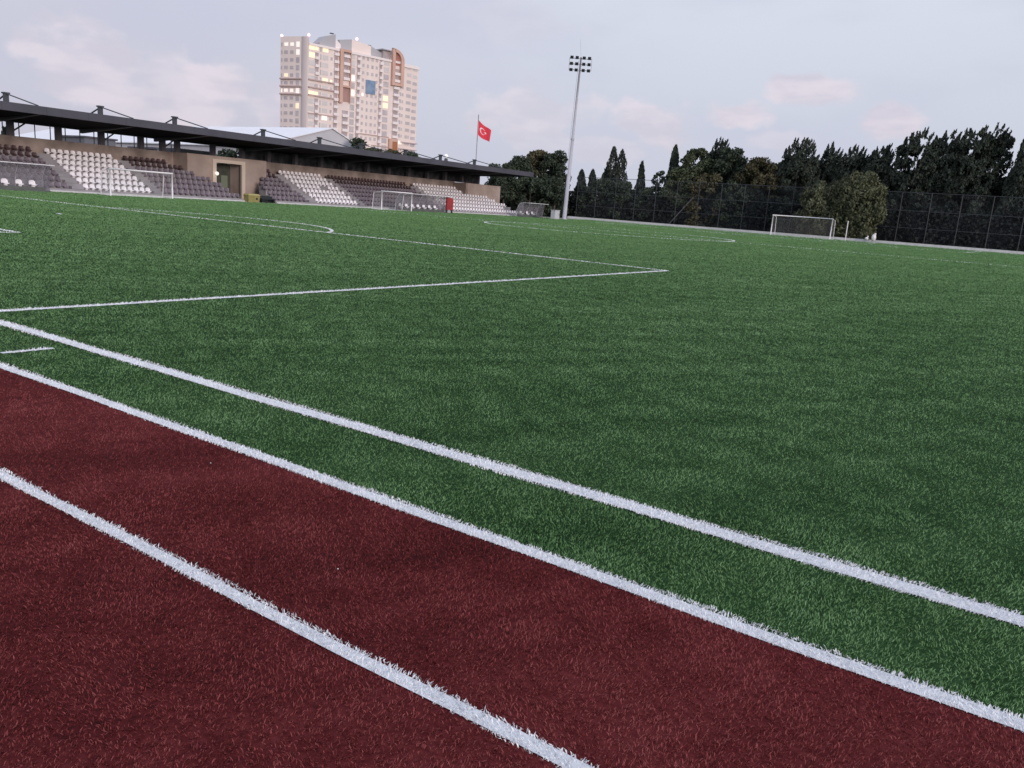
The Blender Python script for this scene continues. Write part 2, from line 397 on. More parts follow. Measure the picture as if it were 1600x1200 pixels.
# the white inlaid lines are tufted too
def strip_pts(x0, x1, y0, y1, den, far):
    n = int(den * (x1 - x0) * (y1 - y0)); q = np.stack([RNG.uniform(x0, x1, n), RNG.uniform(y0, y1, n)], 1)
    return q
wv, wf = [], []
NW = [0]
def addw(q, h, wd, s2):
    V, F = blades(q, h * .85, wd, 1.1, s2); V[:, 2] += .003; wv.append(V); wf.append(F + NW[0]); NW[0] += len(V)
for k, a, w_ in PAINT:
    if k == 's': L_ = math.hypot(a[2] - a[0], a[3] - a[1])
    else: L_ = a[2] * (a[4] - a[3])
    n0_ = int(L_ / .25) + 1
    for i in range(n0_):            # quarter metre pieces, tufts coarser with the distance
        t0, t1 = i / n0_, (i + 1) / n0_
        if k == 's': mx, my = a[0] + (a[2] - a[0]) * t0, a[1] + (a[3] - a[1]) * t0
        else: mx, my = a[0] + a[2] * math.cos(a[3] + (a[4] - a[3]) * t0), a[1] + a[2] * math.sin(a[3] + (a[4] - a[3]) * t0)
        r_ = math.hypot(mx - CAMX, my - CAMY); b_ = math.atan2(mx - CAMX, my - CAMY) + .5913
        if abs(b_) > R(55) and r_ > 3: continue
        f_ = max(1, r_ / 3.2); n = max(2, int(21000 / f_ ** 1.7 * w_ * 2 * L_ / n0_))
        t = RNG.uniform(t0, t1, n); o = RNG.uniform(-w_, w_, n) * (1 + .12 * math.sin(i * .9))
        if k == 's':
            ux_, uy_ = (a[2] - a[0]) / L_, (a[3] - a[1]) / L_
            q = np.stack([a[0] + (a[2] - a[0]) * t - uy_ * o, a[1] + (a[3] - a[1]) * t + ux_ * o], 1)
        else:
            an = a[3] + (a[4] - a[3]) * t; q = np.stack([a[0] + (a[2] + o) * np.cos(an), a[1] + (a[2] + o) * np.sin(an)], 1)
        addw(q, .0120 + .00072 * r_, .0032 * f_ ** 1.04, r_ < 5)
tag(npmesh('white_turf_blades', np.concatenate(wv), np.concatenate(wf), M_whiteb), kind='stuff', label='white artificial grass blades of the inlaid lines')
# dropped bits on the red turf
mb = MB()
for x, y in ((6.55, -1.45), (5.2, -1.05)):
    mb.box(x, x + .004, y, y + .003, .010, .013)
tag(mb.build('litter_crumbs', M_whiteb), 'tiny pale crumbs scattered on the red turf', 'litter', None, 'stuff')

# low pale wall beyond the far goal
M_conc = mat('pale_concrete', (.70, .71, .73), .85, (.58, .60, .60), 1.5)
wl = MB()
for i in range(-23, 7):
    x = i * 2.6 + 3; wl.box(x + .01, x + 2.59, 105.9, 106.1, -.02, .34)
tag(wl.build('low_wall', M_conc), 'long pale concrete kerb wall under the tall fence beyond the far goal', 'low wall')

# ================================================================ GRANDSTAND
M_terr = mat('terrace_concrete', (.34, .325, .345), .85, (.26, .25, .265), .9)
M_terrd = mat('terrace_riser', (.19, .175, .19), .85, (.13, .12, .13), 1.2)
M_wall = mat('beige_render', (.44, .365, .325), .85, (.23, .18, .16), .6)
M_box = mat('light_beige_render', (.48, .395, .35), .85, (.37, .295, .26), .7)
M_frame = mat('cream_frame', (.70, .60, .52), .7)
M_fascia = mat('grey_metal_fascia', (.085, .082, .105), .5, (.065, .063, .08), .5)
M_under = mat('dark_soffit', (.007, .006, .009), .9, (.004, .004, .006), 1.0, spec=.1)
M_steel = mat('dark_steel', (.055, .065, .075), .5)
M_post = mat('rendered_post', (.12, .11, .125), .8)
M_whitep = mat('white_plastic', (.92, .90, .93), .35, (.84, .81, .85), 2.2, contrast=(.3, .8))
M_brownp = mat('brown_plastic', (.085, .050, .055), .45, (.055, .028, .030), 2.0)
M_brownp2 = mat('mauve_plastic', (.20, .165, .205), .5, (.13, .105, .13), 2.0)
M_glassd = mat('dark_glass', (.03, .035, .04), .15)
M_whitem = mat('white_metal', (.80, .80, .82), .4)
def rx_(i): return -53.2 - .91 * i        # seat line of row i (0 = bottom)
def rz_(i): return .26 + .41 * i          # tread of row i
gs = Thing('grandstand', (-56, 50, 0), 'long low covered grandstand with dark flat roof and beige back wall', 'grandstand')
YL, YR = 6.0, 88.6
def terrace(y0, y1, rows=7):
    pts = [(-52.5, 0)]
    for i in range(rows):
        xf = -52.5 - .91 * i; pts += [(xf, rz_(i)), (xf - .91, rz_(i))]
    pts += [(-52.5 - .91 * rows, 0)]
    mb.prism(pts[::-1], y0, y1)
mb = MB(); terrace(YL, 39.95); terrace(49.55, 80.95)
def step(i, y0, y1): mb.box(-52.5 - .91 * (i + 1), -52.5 - .91 * i, y0, y1, 0, rz_(i))
for i, e in enumerate((43.25, 43.15, 42.9, 42.4, 41.7, 41.0, 40.2)): step(i, 39.951, e)       # rows step back around the entrance
for i, e in enumerate((46.6, 46.7, 46.95, 47.6, 48.5, 49.3, 49.4)): step(i, e, 49.549)
for y0, y1, r in ((80.952, 85.4, 5), (85.402, 86.9, 3), (86.902, 88.6, 1)): terrace(y0, y1, r)
gs.part(mb, 'terrace', M_terr)
# stairways with half steps between the seat blocks
for ya, yb in ((28.35, 29.25), (34.9, 35.7), (51.0, 51.9), (57.8, 58.5), (71.4, 72.3)):
    mb = MB()
    for i in range(7):
        mb.box(-52.5 - .91 * i - .45, -52.5 - .91 * i - .02 + (.455 if i else .1), ya, yb, rz_(i) - .40, rz_(i) - .2 if i else .13)
    gs.part(mb, 'stairway', M_terr)
mb = MB(); mb.box(-59.9, -59.6, YL, 41.0, 0, 3.86); mb.box(-59.9, -59.6, 49.6, 81.35, 0, 3.86)
gs.part(mb, 'back_wall', M_wall)
# boxes over the passages
mb = MB(); mb.box(-59.9, -57.5, 40.95, 43.6, 2.2, 3.86); mb.box(-59.9, -57.5, 46.85, 49.55, 2.2, 3.86)
mb.box(-59.9, -57.5, 43.6, 46.85, 3.58, 3.86)
mb.box(-59.9, -57.5, 41.02, 43.6, 0, 2.2); mb.box(-59.9, -57.5, 46.85, 49.29, 0, 2.2)
bx = gs.part(mb, 'entrance_block', M_box)
mb = MB(); mb.box(-57.52, -57.3, 43.42, 43.80, 0, 3.58); mb.box(-57.52, -57.3, 46.58, 46.95, 0, 3.58); mb.box(-57.52, -57.3, 43.80, 46.58, 3.28, 3.58)
gs.part(mb, 'door_frame', M_frame)
mb = MB(); mb.box(-59.2, -59.1, 43.8, 46.6, 0, 3.2)
gs.part(mb, 'passage_wall', mat('passage_green', (.09, .10, .075), .8, (.055, .06, .05), 1.5))
mb = MB(); mb.box(-59.08, -59.0, 43.95, 45.0, 0.05, 2.35); gs.part(mb, 'door', mat('dark_door', (.035, .04, .032), .6, (.06, .065, .05), 2))
mb = MB(); mb.box(-59.08, -58.98, 45.5, 46.2, 0.05, 2.2); gs.part(mb, 'door', mat('pale_green_door', (.20, .24, .18), .6))
mb = MB(); mb.ball((-57.1, 43.7, 2.3), .17); gs.part(mb, 'wall_lamp', mat('lit_globe', (.9, .9, .85), .4, emit=(1, .95, .85), estr=.8), True)
mb = MB(); mb.box(-59.9, -57.4, 81.4, 88.6, 1.2, 3.75); gs.part(mb, 'side_block', M_box)
mb = MB()
for z in (1.75, 2.35, 2.95): mb.box(-57.39, -57.385, 81.5, 88.5, z, z + .025)
gs.part(mb, 'wall_groove', M_wall)
mb = MB(); mb.box(-59.6, -57.42, 80.97, 81.38, 2.2, 3.75); gs.part(mb, 'side_wall', M_wall)
# roof
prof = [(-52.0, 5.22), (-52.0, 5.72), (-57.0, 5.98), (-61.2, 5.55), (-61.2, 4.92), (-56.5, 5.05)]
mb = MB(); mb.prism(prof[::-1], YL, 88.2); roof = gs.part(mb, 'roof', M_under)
mb = MB()
y = YL
while y < 88.1:
    y2 = min(y + 2.9, 88.26); mb.box(-51.97, -51.90, y + .006, y2 - .006, 5.2, 5.735); y = y2
mb.box(-52.0, -51.9, 88.21, 88.3, 5.2, 5.72)
gs.part(mb, 'fascia', M_fascia, parent=roof)
mb = MB(); mb.prism([(-51.95, 5.737), (-51.95, 5.76), (-57.0, 6.02), (-61.25, 5.60), (-61.25, 5.56), (-57.0, 5.985)], YL, 88.25)
gs.part(mb, 'roof_sheet', M_fascia, parent=roof)
masts = [12.0, 19.0, 25.98, 32.94, 39.45, 48.74, 55.79, 61.7, 68.78, 75.12, 81.94]
for y in masts:
    mb = MB(); mb.box(-57.12, -56.88, y - .16, y + .16, 5.98, 6.72); mb.box(-57.2, -56.8, y - .22, y + .22, 6.66, 6.76)
    k = gs.part(mb, 'roof_mast', M_steel, parent=roof)
    mb = MB(); mb.tube([(-56.9, y, 6.66), (-52.4, y, 5.80)], .045); gs.part(mb, 'stay_rod', M_steel, parent=roof)
    mb = MB(); mb.tube([(-57.1, y, 6.60), (-59.6, y, 5.80)], .06); gs.part(mb, 'stay_rod', M_steel, parent=roof)
    mb = MB(); mb.prism([(-52.1, 5.21), (-60.0, 4.95), (-60.0, 4.62), (-55, 4.98)], y - .12, y + .12); gs.part(mb, 'roof_beam', M_steel, parent=roof)
# posts on the back wall, and braces to the roof
py = [16.7, 20.3, 23.85, 27.42, 31.0, 34.5, 38.0, 40.05, 41.5, 45.2, 48.5] + [51.6 + 3.5 * i for i in range(11)]
for j, y in enumerate(py):
    mb = MB(); mb.box(-60.05, -59.62, y - .2, y + .2, 3.86, 4.95); gs.part(mb, 'roof_post', M_post)
    if j % 2 and y < 42:
        mb = MB(); mb.tube([(-59.8, y, 4.1), (-59.8, y + 1.1, 4.9)], .06); gs.part(mb, 'brace', M_steel)
y = 14.0
while y < 42:
    mb = MB(); mb.box(-59.85, -59.80, y - .03, y + .03, 3.86, 4.95); gs.part(mb, 'mullion', M_steel); y += 1.17
for ya, za, yb, zb in ((52.16, 4.92, 52.41, 4.56), (53.38, 4.9, 54.46, 4.03), (57.19, 4.85, 58.19, 4.0), (60.36, 4.92, 61.62, 3.99), (63.72, 4.92, 64.97, 3.96)):
    mb = MB(); mb.tube([(-60.7, ya, za), (-60.7, yb, zb)], .06); gs.part(mb, 'white_diagonal', M_whitem)  # white diagonal tubes behind the back posts
mb = MB(); mb.box(-60.6, -60.55, 49.2, 88.0, 3.86, 4.9)
gs.part(mb, 'rear_screen', mat('mottled_screen', (.085, .085, .09), .5, (.02, .02, .025), 1.6, contrast=(.38, .6)))  # dark and paler mottle spread over the whole screen
# kerb in front of the first row
mb = MB(); mb.box(-52.49, -52.3, YL, 43.1, 0, .12); mb.box(-52.49, -52.3, 46.6, 88.6, 0, .12); gs.part(mb, 'front_kerb', M_conc)

# ---------------------------------------------------------------- seats
def seat_mesh(name, m):
    mb = MB(); ny = 6
    # bucket shell profile in x (forward +), z ; back rounded at the top
    prof = [(.12, .11), (.10, .15), (-.02, .13), (-.13, .14), (-.18, .22), (-.20, .36), (-.205, .44)]
    wid = [.15, .18, .19, .19, .195, .18, .11]
    T = .02
    def ring(off):
        o = len(mb.v)
        for (px, pz), w_ in zip(prof, wid):
            for k in range(ny + 1):
                t = k / ny * 2 - 1; c = .035 * t * t
                mb.v.append((px + (c if px < -.1 else 0) - (off if px < -.1 else 0), t * w_, pz + (c if px >= -.1 else 0) - (off if px >= -.1 else 0)))
        return o
    a, b = ring(0), ring(T)
    W = ny + 1
    for i in range(len(prof) - 1):
        for k in range(ny):
            q = (i * W + k, i * W + k + 1, (i + 1) * W + k + 1, (i + 1) * W + k)
            mb.f.append(tuple(a + z for z in q)); mb.f.append(tuple(b + z for z in q[::-1]))
    n = len(prof)
    edge = [k for k in range(W)] + [i * W + ny for i in range(1, n)] + [(n - 1) * W + k for k in range(ny - 1, -1, -1)] + [i * W for i in range(n - 2, 0, -1)]
    for i in range(len(edge)):
        j = (i + 1) % len(edge); mb.f.append((a + edge[i], b + edge[i], b + edge[j], a + edge[j]))
    mb.box(-.1, .04, -.08, .08, 0, .12)      # bracket
    me = D.meshes.new(name); me.from_pydata(mb.v, [], mb.f); me.materials.append(m); me.polygons.foreach_set('use_smooth', [False] * len(me.polygons)); me.update(); return me
SW, SB, SB2 = seat_mesh('white_seat', M_whitep), seat_mesh('brown_seat', M_brownp), seat_mesh('mauve_seat', M_brownp2)
ORD = 'first second third fourth fifth sixth seventh eighth ninth tenth eleventh twelfth thirteenth fourteenth fifteenth sixteenth seventeenth eighteenth nineteenth twentieth'.split()
def ordi(n):
    if n < 20: return ORD[n]
    if n < 29: return 'twenty-' + ORD[n - 20]
    if n == 29: return 'thirtieth'
    return 'thirty-' + ORD[n - 30]
ROWN = ['bottom', 'second lowest', 'third lowest', 'middle', 'third highest', 'second highest', 'top']
def put_seat(me, name, x, y, z, label, group):
    o = D.objects.new(name, me); COL.objects.link(o); o.location = (x, y, z)
    o.rotation_euler = (0, 0, random.uniform(-.03, .03)); return tag(o, label, 'stadium chair', group)
def rows(block, spans, white, pitch=.5, skip=()):
    for i, (y0, y1) in spans.items():
        n = int(round((y1 - y0) / pitch)) + 1
        for k in range(n):
            if (i, k) in skip: continue
            col = 'white' if white else ('dark brown' if i >= 5 else 'mauve brown')  # upper rows darker brown, lower rows paler mauve
            me = SW if white else (SB if i >= 5 else SB2)
            put_seat(me, 'white_chair' if white else 'brown_chair', rx_(i), y0 + k * pitch, rz_(i),
                     f'{ordi(k)} {col} seat from left, {ROWN[i]} row, {block}', 'white grandstand seats' if white else 'brown grandstand seats')
rows('leftmost white block', {i: (29.56, 34.57) for i in range(7)}, True, .501)
rows('white block right of the entrance', {i: (52.3, 57.45) for i in range(7)}, True, .515, {(3, 6), (3, 7)})
rows('white block at far end', {6: (72.6, 80.6), 5: (72.6, 80.6), 4: (72.6, 85.0), 3: (72.6, 85.6), 2: (72.6, 86.6), 1: (72.6, 85.1), 0: (72.6, 87.8)}, True, .56)
rows('brown block left of white', {i: (19.5 if i > 1 else 23.4, 28.1) for i in range(7)}, False, .51)
d2e = [42.87, 42.65, 42.39, 41.89, 41.27, 40.56, 39.66]
rows('brown block left of entrance', {i: (35.94, e) for i, e in enumerate(d2e)}, False, .51)
d3s = [47.1, 47.3, 47.5, 47.9, 48.7, 49.73, 50.3]
rows('brown block right of entrance', {i: (s, 50.79) for i, s in enumerate(d3s)}, False, .51)
rows('long brown block near the middle', {i: (58.8, 71.0) for i in (0, 1)}, False, .5)
for nm, src, rr in (('brown_seat_rows', SB, (5, 6)), ('mauve_seat_rows', SB2, (2, 3, 4))):
    nv = len(src.vertices); co = np.empty(nv * 3, np.float32); src.vertices.foreach_get('co', co); co = co.reshape(-1, 3)
    vs, fs = [], []; base_f = [tuple(p.vertices) for p in src.polygons]
    for i in rr:
        for k in range(25):
            o = len(vs) * nv; vs.append(co + [rx_(i), 58.8 + k * .5, rz_(i)]); fs += [tuple(a + o for a in f) for f in base_f]
    me = D.meshes.new(nm); me.from_pydata(np.concatenate(vs).tolist(), [], fs); me.materials.append(src.materials[0]); me.update()
    o = D.objects.new(nm, me); COL.objects.link(o)
    tag(o, 'upper rows of %s seats in the long middle block' % ('dark brown' if 6 in rr else 'mauve brown'), 'stadium seats', 'brown grandstand seats', 'stuff')

# ---------------------------------------------------------------- dugouts
def clear_mat(name, col, a):
    M = D.materials.new(name); M.use_nodes = True; t = M.node_tree; p = t.nodes['Principled BSDF']
    p.inputs['Base Color'].default_value = (*col, 1); p.inputs['Roughness'].default_value = .3
    g = t.nodes.new('ShaderNodeNewGeometry'); n = t.nodes.new('ShaderNodeTexNoise'); n.inputs['Scale'].default_value = 3
    r = t.nodes.new('ShaderNodeMapRange'); r.inputs[1].default_value = .35; r.inputs[2].default_value = .65; r.inputs[3].default_value = a - .12; r.inputs[4].default_value = a + .12
    t.links.new(g.outputs['Position'], n.inputs['Vector']); t.links.new(n.outputs[0], r.inputs[0]); t.links.new(r.outputs[0], p.inputs['Alpha'])
    return M
M_poly = clear_mat('cloudy_polycarbonate', (.36, .35, .40), .34)
M_base = mat('dugout_base', (.13, .145, .135), .8, (.09, .10, .095), 2)
def dugout(y0, y1, ys, label, back=-50.9, h=1.82, base=.3):
    t = Thing('dugout', ((back + 1), (y0 + y1) / 2, 0), label, 'dugout', 'team dugouts in front of the grandstand')
    prof = [(back, .25), (back + .02, .8), (back + .18, 1.3), (back + .5, h - .12), (back + 1.0, h), (back + 1.7, h - .02)]
    mb = MB()
    pts = prof + [(x + .012, z - .015) for x, z in prof[::-1]]
    mb.prism(pts, y0, y1); t.part(mb, 'canopy', M_poly)
    n = max(2, int((y1 - y0) / 1.6))
    for k in range(n + 1):
        y = y0 + (y1 - y0) * k / n
        mb = MB(); mb.tube([(x - .01, y, z) for x, z in [(back, 0)] + prof], .022, 6); t.part(mb, 'canopy_rib', M_whitem)
    mb = MB(); mb.tube([(back + 1.7, y0, h - .02), (back + 1.7, y1, h - .02)], .03, 6); t.part(mb, 'front_rail', M_whitem)
    for y in (y0, y1):
        mb = MB(); mb.prism([(back, 0), (back + .9, 0), (back + 1.1, h - .05)] + prof[::-1][1:], y - .006, y + .006); t.part(mb, 'end_panel', M_poly)
    mb = MB(); mb.box(back - .05, back + 1.0, y0, y1, 0, .12); mb.box(back - .02, back + .55, y0 + .1, y1 - .1, .121, base)
    t.part(mb, 'base', M_base)
    for y in ys:
        s_ = D.objects.new('seat', SW); COL.objects.link(s_); s_.parent = t.o; s_.matrix_parent_inverse = Matrix.Translation(-t.o.location)
        s_.location = (back + .45, y, base); s_.scale = (1.15, 1.1, 1.0)
    return t
dugout(14.6, 25.3, [19.0, 19.9, 20.8, 21.7, 22.7, 23.6, 24.45], 'glazed team dugout with white bucket seats at the left end of the touch line')
dugout(60.9, 68.3, [61.3 + .94 * k for k in range(7)], 'glazed team dugout with seven white seats beside the red board')
dugout(83.4, 88.2, [84.0, 85.4, 86.6], 'small curved dugout with three white seats at the far end of the grandstand')
# red padded board
t = Thing('red_board', (-49.9, 68.6, 0), 'tall red board standing at the end of the middle dugout', 'board')
mb = MB(); mb.prism([(68.05, .36), (69.15, .36), (69.15, 1.45), (68.95, 1.68), (68.05, 1.72)], -50.0, -49.8, 'x'); t.part(mb, 'panel', mat('faded_red', (.42, .045, .05), .6, (.30, .04, .045), 2))
mb = MB(); mb.box(-50.0, -49.8, 68.12, 68.2, 0, .36); mb.box(-50.0, -49.8, 69.0, 69.08, 0, .36); t.part(mb, 'stand_leg', M_steel)

# yellow crate and black bench in the passage mouth
t = Thing('yellow_container', (-52.2, 43.6, 0), 'yellowish container by the entrance passage of the grandstand', 'container')
mb = MB(); mb.hexa([(-52.5, 43.15, 0), (-51.9, 43.15, 0), (-51.9, 44.3, 0), (-52.5, 44.3, 0), (-52.55, 43.1, .6), (-51.85, 43.1, .6), (-51.85, 44.35, .6), (-52.55, 44.35, .6)])
t.part(mb, 'body', mat('dull_yellow', (.34, .30, .10), .6, (.26, .23, .09), 3))
mb = MB(); mb.hexa([(-52.58, 43.06, .601), (-51.82, 43.06, .601), (-51.82, 44.38, .601), (-52.58, 44.38, .601), (-52.5, 43.2, .74), (-51.9, 43.2, .74), (-51.9, 44.2, .74), (-52.5, 44.2, .74)])
t.part(mb, 'lid', mat('dull_yellow_lid', (.40, .36, .14), .6))
mb = MB(); mb.tube([(-51.87, 44.0, .33), (-51.83, 44.0, .33)], .1); t.part(mb, 'emblem', M_glassd)
t = Thing('black_bench', (-52.0, 45.2, 0), 'low black bench to the right of the yellow container', 'bench')
mb = MB(); mb.box(-52.25, -51.75, 44.5, 46.0, .32, .40); t.part(mb, 'seat', M_glassd)
for y in (44.6, 45.9):
    mb = MB(); mb.box(-52.2, -51.8, y - .04, y + .04, 0, .32); t.part(mb, 'leg', M_glassd)
mb = MB(); mb.box(-52.3, -52.24, 44.5, 46.0, .02, .62); t.part(mb, 'backrest', M_glassd)

# ---------------------------------------------------------------- goals
def net_mat():
    M = D.materials.new('goal_net'); M.use_nodes = True; t = M.node_tree; p = t.nodes['Principled BSDF']
    p.inputs['Base Color'].default_value = (.75, .75, .75, 1); p.inputs['Alpha'].default_value = .07; return M
M_net = net_mat()
def goal(axis, c, half, h, depth, label, r=.06, up=True):
    """axis 'x': bar along X (far goal, opening to -Y); 'y': bar along Y (opening to +X)"""
    cx, cy = c
    def P(u, d, z): return (cx + u, cy + d, z) if axis == 'x' else (cx - d, cy + u, z)
    t = Thing('football_goal', (cx, cy, 0), label, 'football goal', 'football goals')
    for s in (-1, 1):
        mb = MB(); mb.tube([P(s * half, 0, 0), P(s * half, 0, h)], r, 10); t.part(mb, 'goal_post', M_whitem, True)
    mb = MB(); mb.tube([P(-half - r, 0, h), P(half + r, 0, h)], r, 10); t.part(mb, 'crossbar', M_whitem, True)
    for s in (-1, 1):
        mb = MB()
        hh = h - .15
        mb.tube([P(s * half, .05, h - .04), P(s * half, depth * .8, hh)], r * .45, 6); mb.tube([P(s * half, depth, 0), P(s * half, depth * .85, hh)], r * .5, 6)
        if axis == 'y': mb.tube([P(s * half, .05, .03), P(s * half, depth, .03)], r * .5, 6)
        t.part(mb, 'side_support', M_whitem)
    mb = MB(); mb.tube([P(-half, depth, .03), P(half, depth, .03)], r * .5, 6); t.part(mb, 'rear_bar', M_whitem)
    mb = MB(); mb.poly([P(-half, .05, h - .05), P(half, .05, h - .05), P(half, depth * .85, h - .15), P(-half, depth * .85, h - .15)])
    mb.poly([P(-half, depth * .85, h - .15), P(half, depth * .85, h - .15), P(half, depth, .03), P(-half, depth, .03)])
    for s in (-1, 1): mb.poly([P(s * half, .05, .02), P(s * half, .05, h - .05), P(s * half, depth * .85, h - .15), P(s * half, depth, .03)])
    t.part(mb, 'net', M_net)
goal('x', (PX, PL), 3.66, 2.5, 1.7, 'full size white goal beyond the centre circle in front of the fence', .065)
goal('y', (-49.2, 31.6), 2.45, 1.9, 1.3, 'small white goal in front of the leftmost white seats')
goal('y', (-48.5, 58.5), 2.2, 1.83, 1.3, 'small white goal left of the middle dugout')
mb = MB(); mb.tube([(-15.06, 103, 0), (-15.06, 103, 2.4)], .06, 8); tag(mb.build('white_pole', M_whitem), 'free standing white pole just right of the full size goal', 'pole')
mb = MB(); mb.ball((-13.1, 105.4, .45), .22, sq=.9); mb.ball((-13.0, 105.45, .7), .1); tag(mb.build('white_bag', M_whitem), 'smaller white bag on the kerb wall by the olive bush', 'bag')
mb = MB(); mb.ball((-12.3, 105.4, .62), .28, sq=1.6); mb.ball((-12.2, 105.4, 1.05), .14); tag(mb.build('white_bag', M_whitem), 'bigger white bag hanging on the fence by the olive bush', 'bag')

# ---------------------------------------------------------------- floodlight, cabinet, flag
M_galv = mat('galvanised_steel', (.50, .51, .56), .45, (.42, .43, .48), .8)
M_lamp = mat('floodlight_body', (.13, .14, .17), .5)
t = Thing('floodlight_mast', (-48.2, 90.8, 0), 'tall grey floodlight mast with twelve lamps', 'floodlight')
bx0, by0 = -48.2, 90.8
bl = .022     # the mast leans slightly
mb = MB(); mb.tube([(bx0, by0, 0), (bx0 + 10.3 * bl * .8, by0 + 10.3 * bl * .57, 10.3), (bx0 + 10.32 * bl * .8, by0 + 10.32 * bl * .57, 10.32), (bx0 + 20.4 * bl * .8, by0 + 20.4 * bl * .57, 20.4)], [.27, .20, .175, .11], 12); t.part(mb, 'pole', M_galv, True)
mb = MB(); mb.tube([(bx0 + .18, by0 + .13, 10.2), (bx0 + .18, by0 + .13, 10.45)], .23, 12); t.part(mb, 'joint_collar', M_galv)
mb = MB(); mb.tube([(bx0, by0, 0), (bx0, by0, .12)], .42, 12); t.part(mb, 'base_plate', M_galv)
mb = MB(); mb.box(bx0 - .29, bx0 - .26, by0 - .03, by0 + .03, .5, 20)
mb2 = MB(); mb2.tube([(bx0 - .3, by0 - .2, 1), (bx0 + .2, by0, 20)], .012, 5); t.part(mb2, 'cable', M_steel)
mb = MB(); mb.tube([(bx0 + .35, by0 + .25, 20.4), (bx0 + .05, by0 + .2, 22.6)], .015, 5); t.part(mb, 'lightning_rod', M_galv)
hd = Vector((.82, .57, 0)).normalized(); hn = Vector((.57, -.82, 0))     # head faces the pitch
HB = Vector((bx0 + 19.6 * bl * .8, by0 + 19.6 * bl * .57, 0))
for zz in (18.85, 19.55, 20.25):
    mb = MB(); mb.tube([HB + hd * -1.42 + Vector((0, 0, zz)), HB + hd * 1.42 + Vector((0, 0, zz))], .045, 6); t.part(mb, 'crossarm', M_galv)
mb = MB()
for s in (-1.42, 1.42): mb.tube([HB + hd * s + Vector((0, 0, 18.8)), HB + hd * s + Vector((0, 0, 20.3))], .03, 6)
t.part(mb, 'head_frame', M_galv)
for zz in (18.85, 19.6, 20.35):
    for s in (-1.17, -.50, .40, 1.08):
        c = HB + hd * s + hn * .18 + Vector((0, 0, zz)); mb = MB()
        dn = (hn + Vector((0, 0, -.45))).normalized(); upv = hd.cross(dn).normalized()
        if upv.z < 0: upv = -upv
        a, b, e = hd * .21, upv * .19, dn * .15
        mb.hexa([c - a * .7 - b * .7 - e, c + a * .7 - b * .7 - e, c + a - b + e, c - a - b + e, c - a * .7 + b * .7 - e, c + a * .7 + b * .7 - e, c + a + b + e, c - a + b + e])
        lp = t.part(mb, 'floodlight', M_lamp)
        mb = MB(); g_ = c + e * 1.03; mb.poly([g_ - a * .85 - b * .85, g_ + a * .85 - b * .85, g_ + a * .85 + b * .85, g_ - a * .85 + b * .85]); t.part(mb, 'lens', M_glassd, parent=lp)
t = Thing('utility_cabinet', (-46, 85.1, 0), 'pale grey utility cabinet left of the floodlight mast', 'cabinet')
mb = MB(); mb.box(-46.35, -45.75, 84.4, 85.5, .08, 1.12); t.part(mb, 'body', mat('pale_cabinet', (.60, .63, .66), .6, (.48, .51, .52), 3))
mb = MB(); mb.box(-46.4, -45.7, 84.35, 85.55, 1.121, 1.18); t.part(mb, 'top', M_galv)
mb = MB(); mb.box(-46.3, -45.8, 84.45, 85.45, 0, .08); t.part(mb, 'plinth', M_terr)
mb = MB(); mb.box(-45.749, -45.735, 84.47, 85.43, .14, 1.06); d_ = t.part(mb, 'door', mat('cabinet_door', (.55, .58, .62), .5))
mb = MB(); mb.box(-45.734, -45.70, 85.3, 85.36, .55, .68); t.part(mb, 'handle', M_steel, parent=d_)

t = Thing('flagpole', (-66, 94, 0), 'thin flagpole with a red flag behind the grandstand roof', 'flagpole')
mb = MB(); mb.tube([(-66, 94, 0), (-66, 94, 13.7)], [.09, .05], 8); t.part(mb, 'pole', M_galv, True)
mb = MB(); mb.ball((-66, 94, 13.74), .09); t.part(mb, 'finial', M_galv, True)
FD = Vector((.62, .78, 0)).normalized(); FN = Vector((.78, -.62, 0))
def fl(u, v, off=0):    # u 0..1 along the fly, v 0..1 up the hoist
    z = 11.0 + v * (2.05 - .4 * u) - u * .95 - .10 * math.sin(u * 5)
    p = Vector((-66, 94, 0)) + FD * (.07 + u * 1.95 - .2 * u * (1 - v)) + FN * (.13 * math.sin(u * 7.5 + v * 1.3) * u + off)
    p.z = z; return p
mb = MB(); nu, nv = 24, 14
for i in range(nu):
    for j in range(nv):
        mb.poly([fl(i / nu, j / nv), fl((i + 1) / nu, j / nv), fl((i + 1) / nu, (j + 1) / nv), fl(i / nu, (j + 1) / nv)])
M_flag = mat('red_flag_cloth', (.72, .045, .075), .8); M_emb = mat('white_emblem_cloth', (.86, .70, .74), .8)
fo = mb.build('red_flag', M_flag, None, True); tag(fo, 'red flag with white crescent and star on the thin pole', 'flag')
mb = MB()
for off in (.006, -.006):
    n = 20      # crescent: outer circle minus shifted inner one
    asp = 2.05 / 1.95
    def outer(a): return (.36 + .225 * asp * math.cos(a), .5 + .225 * math.sin(a))
    def inner(a): return (.40 + .18 * asp * math.cos(a), .5 + .18 * math.sin(a))
    for k in range(n):
        a0, a1 = R(40) + R(280) * k / n, R(40) + R(280) * (k + 1) / n
        mb.poly([fl(*outer(a0), off), fl(*outer(a1), off), fl(*inner(a1), off), fl(*inner(a0), off)])
    ctr = (.60, .5)
    st = [(ctr[0] + asp * (.115 if q % 2 == 0 else .046) * math.cos(math.pi + q * math.pi / 5), ctr[1] + (.115 if q % 2 == 0 else .046) * math.sin(math.pi + q * math.pi / 5)) for q in range(10)]
    for q in range(10): mb.poly([fl(*ctr, off), fl(*st[q], off), fl(*st[(q + 1) % 10], off)])
mb.build('emblem', M_emb, fo)
t = Thing('globe_lamp', (-64, 84.7, 0), 'white globe lamp showing above the grandstand roof', 'lamp')
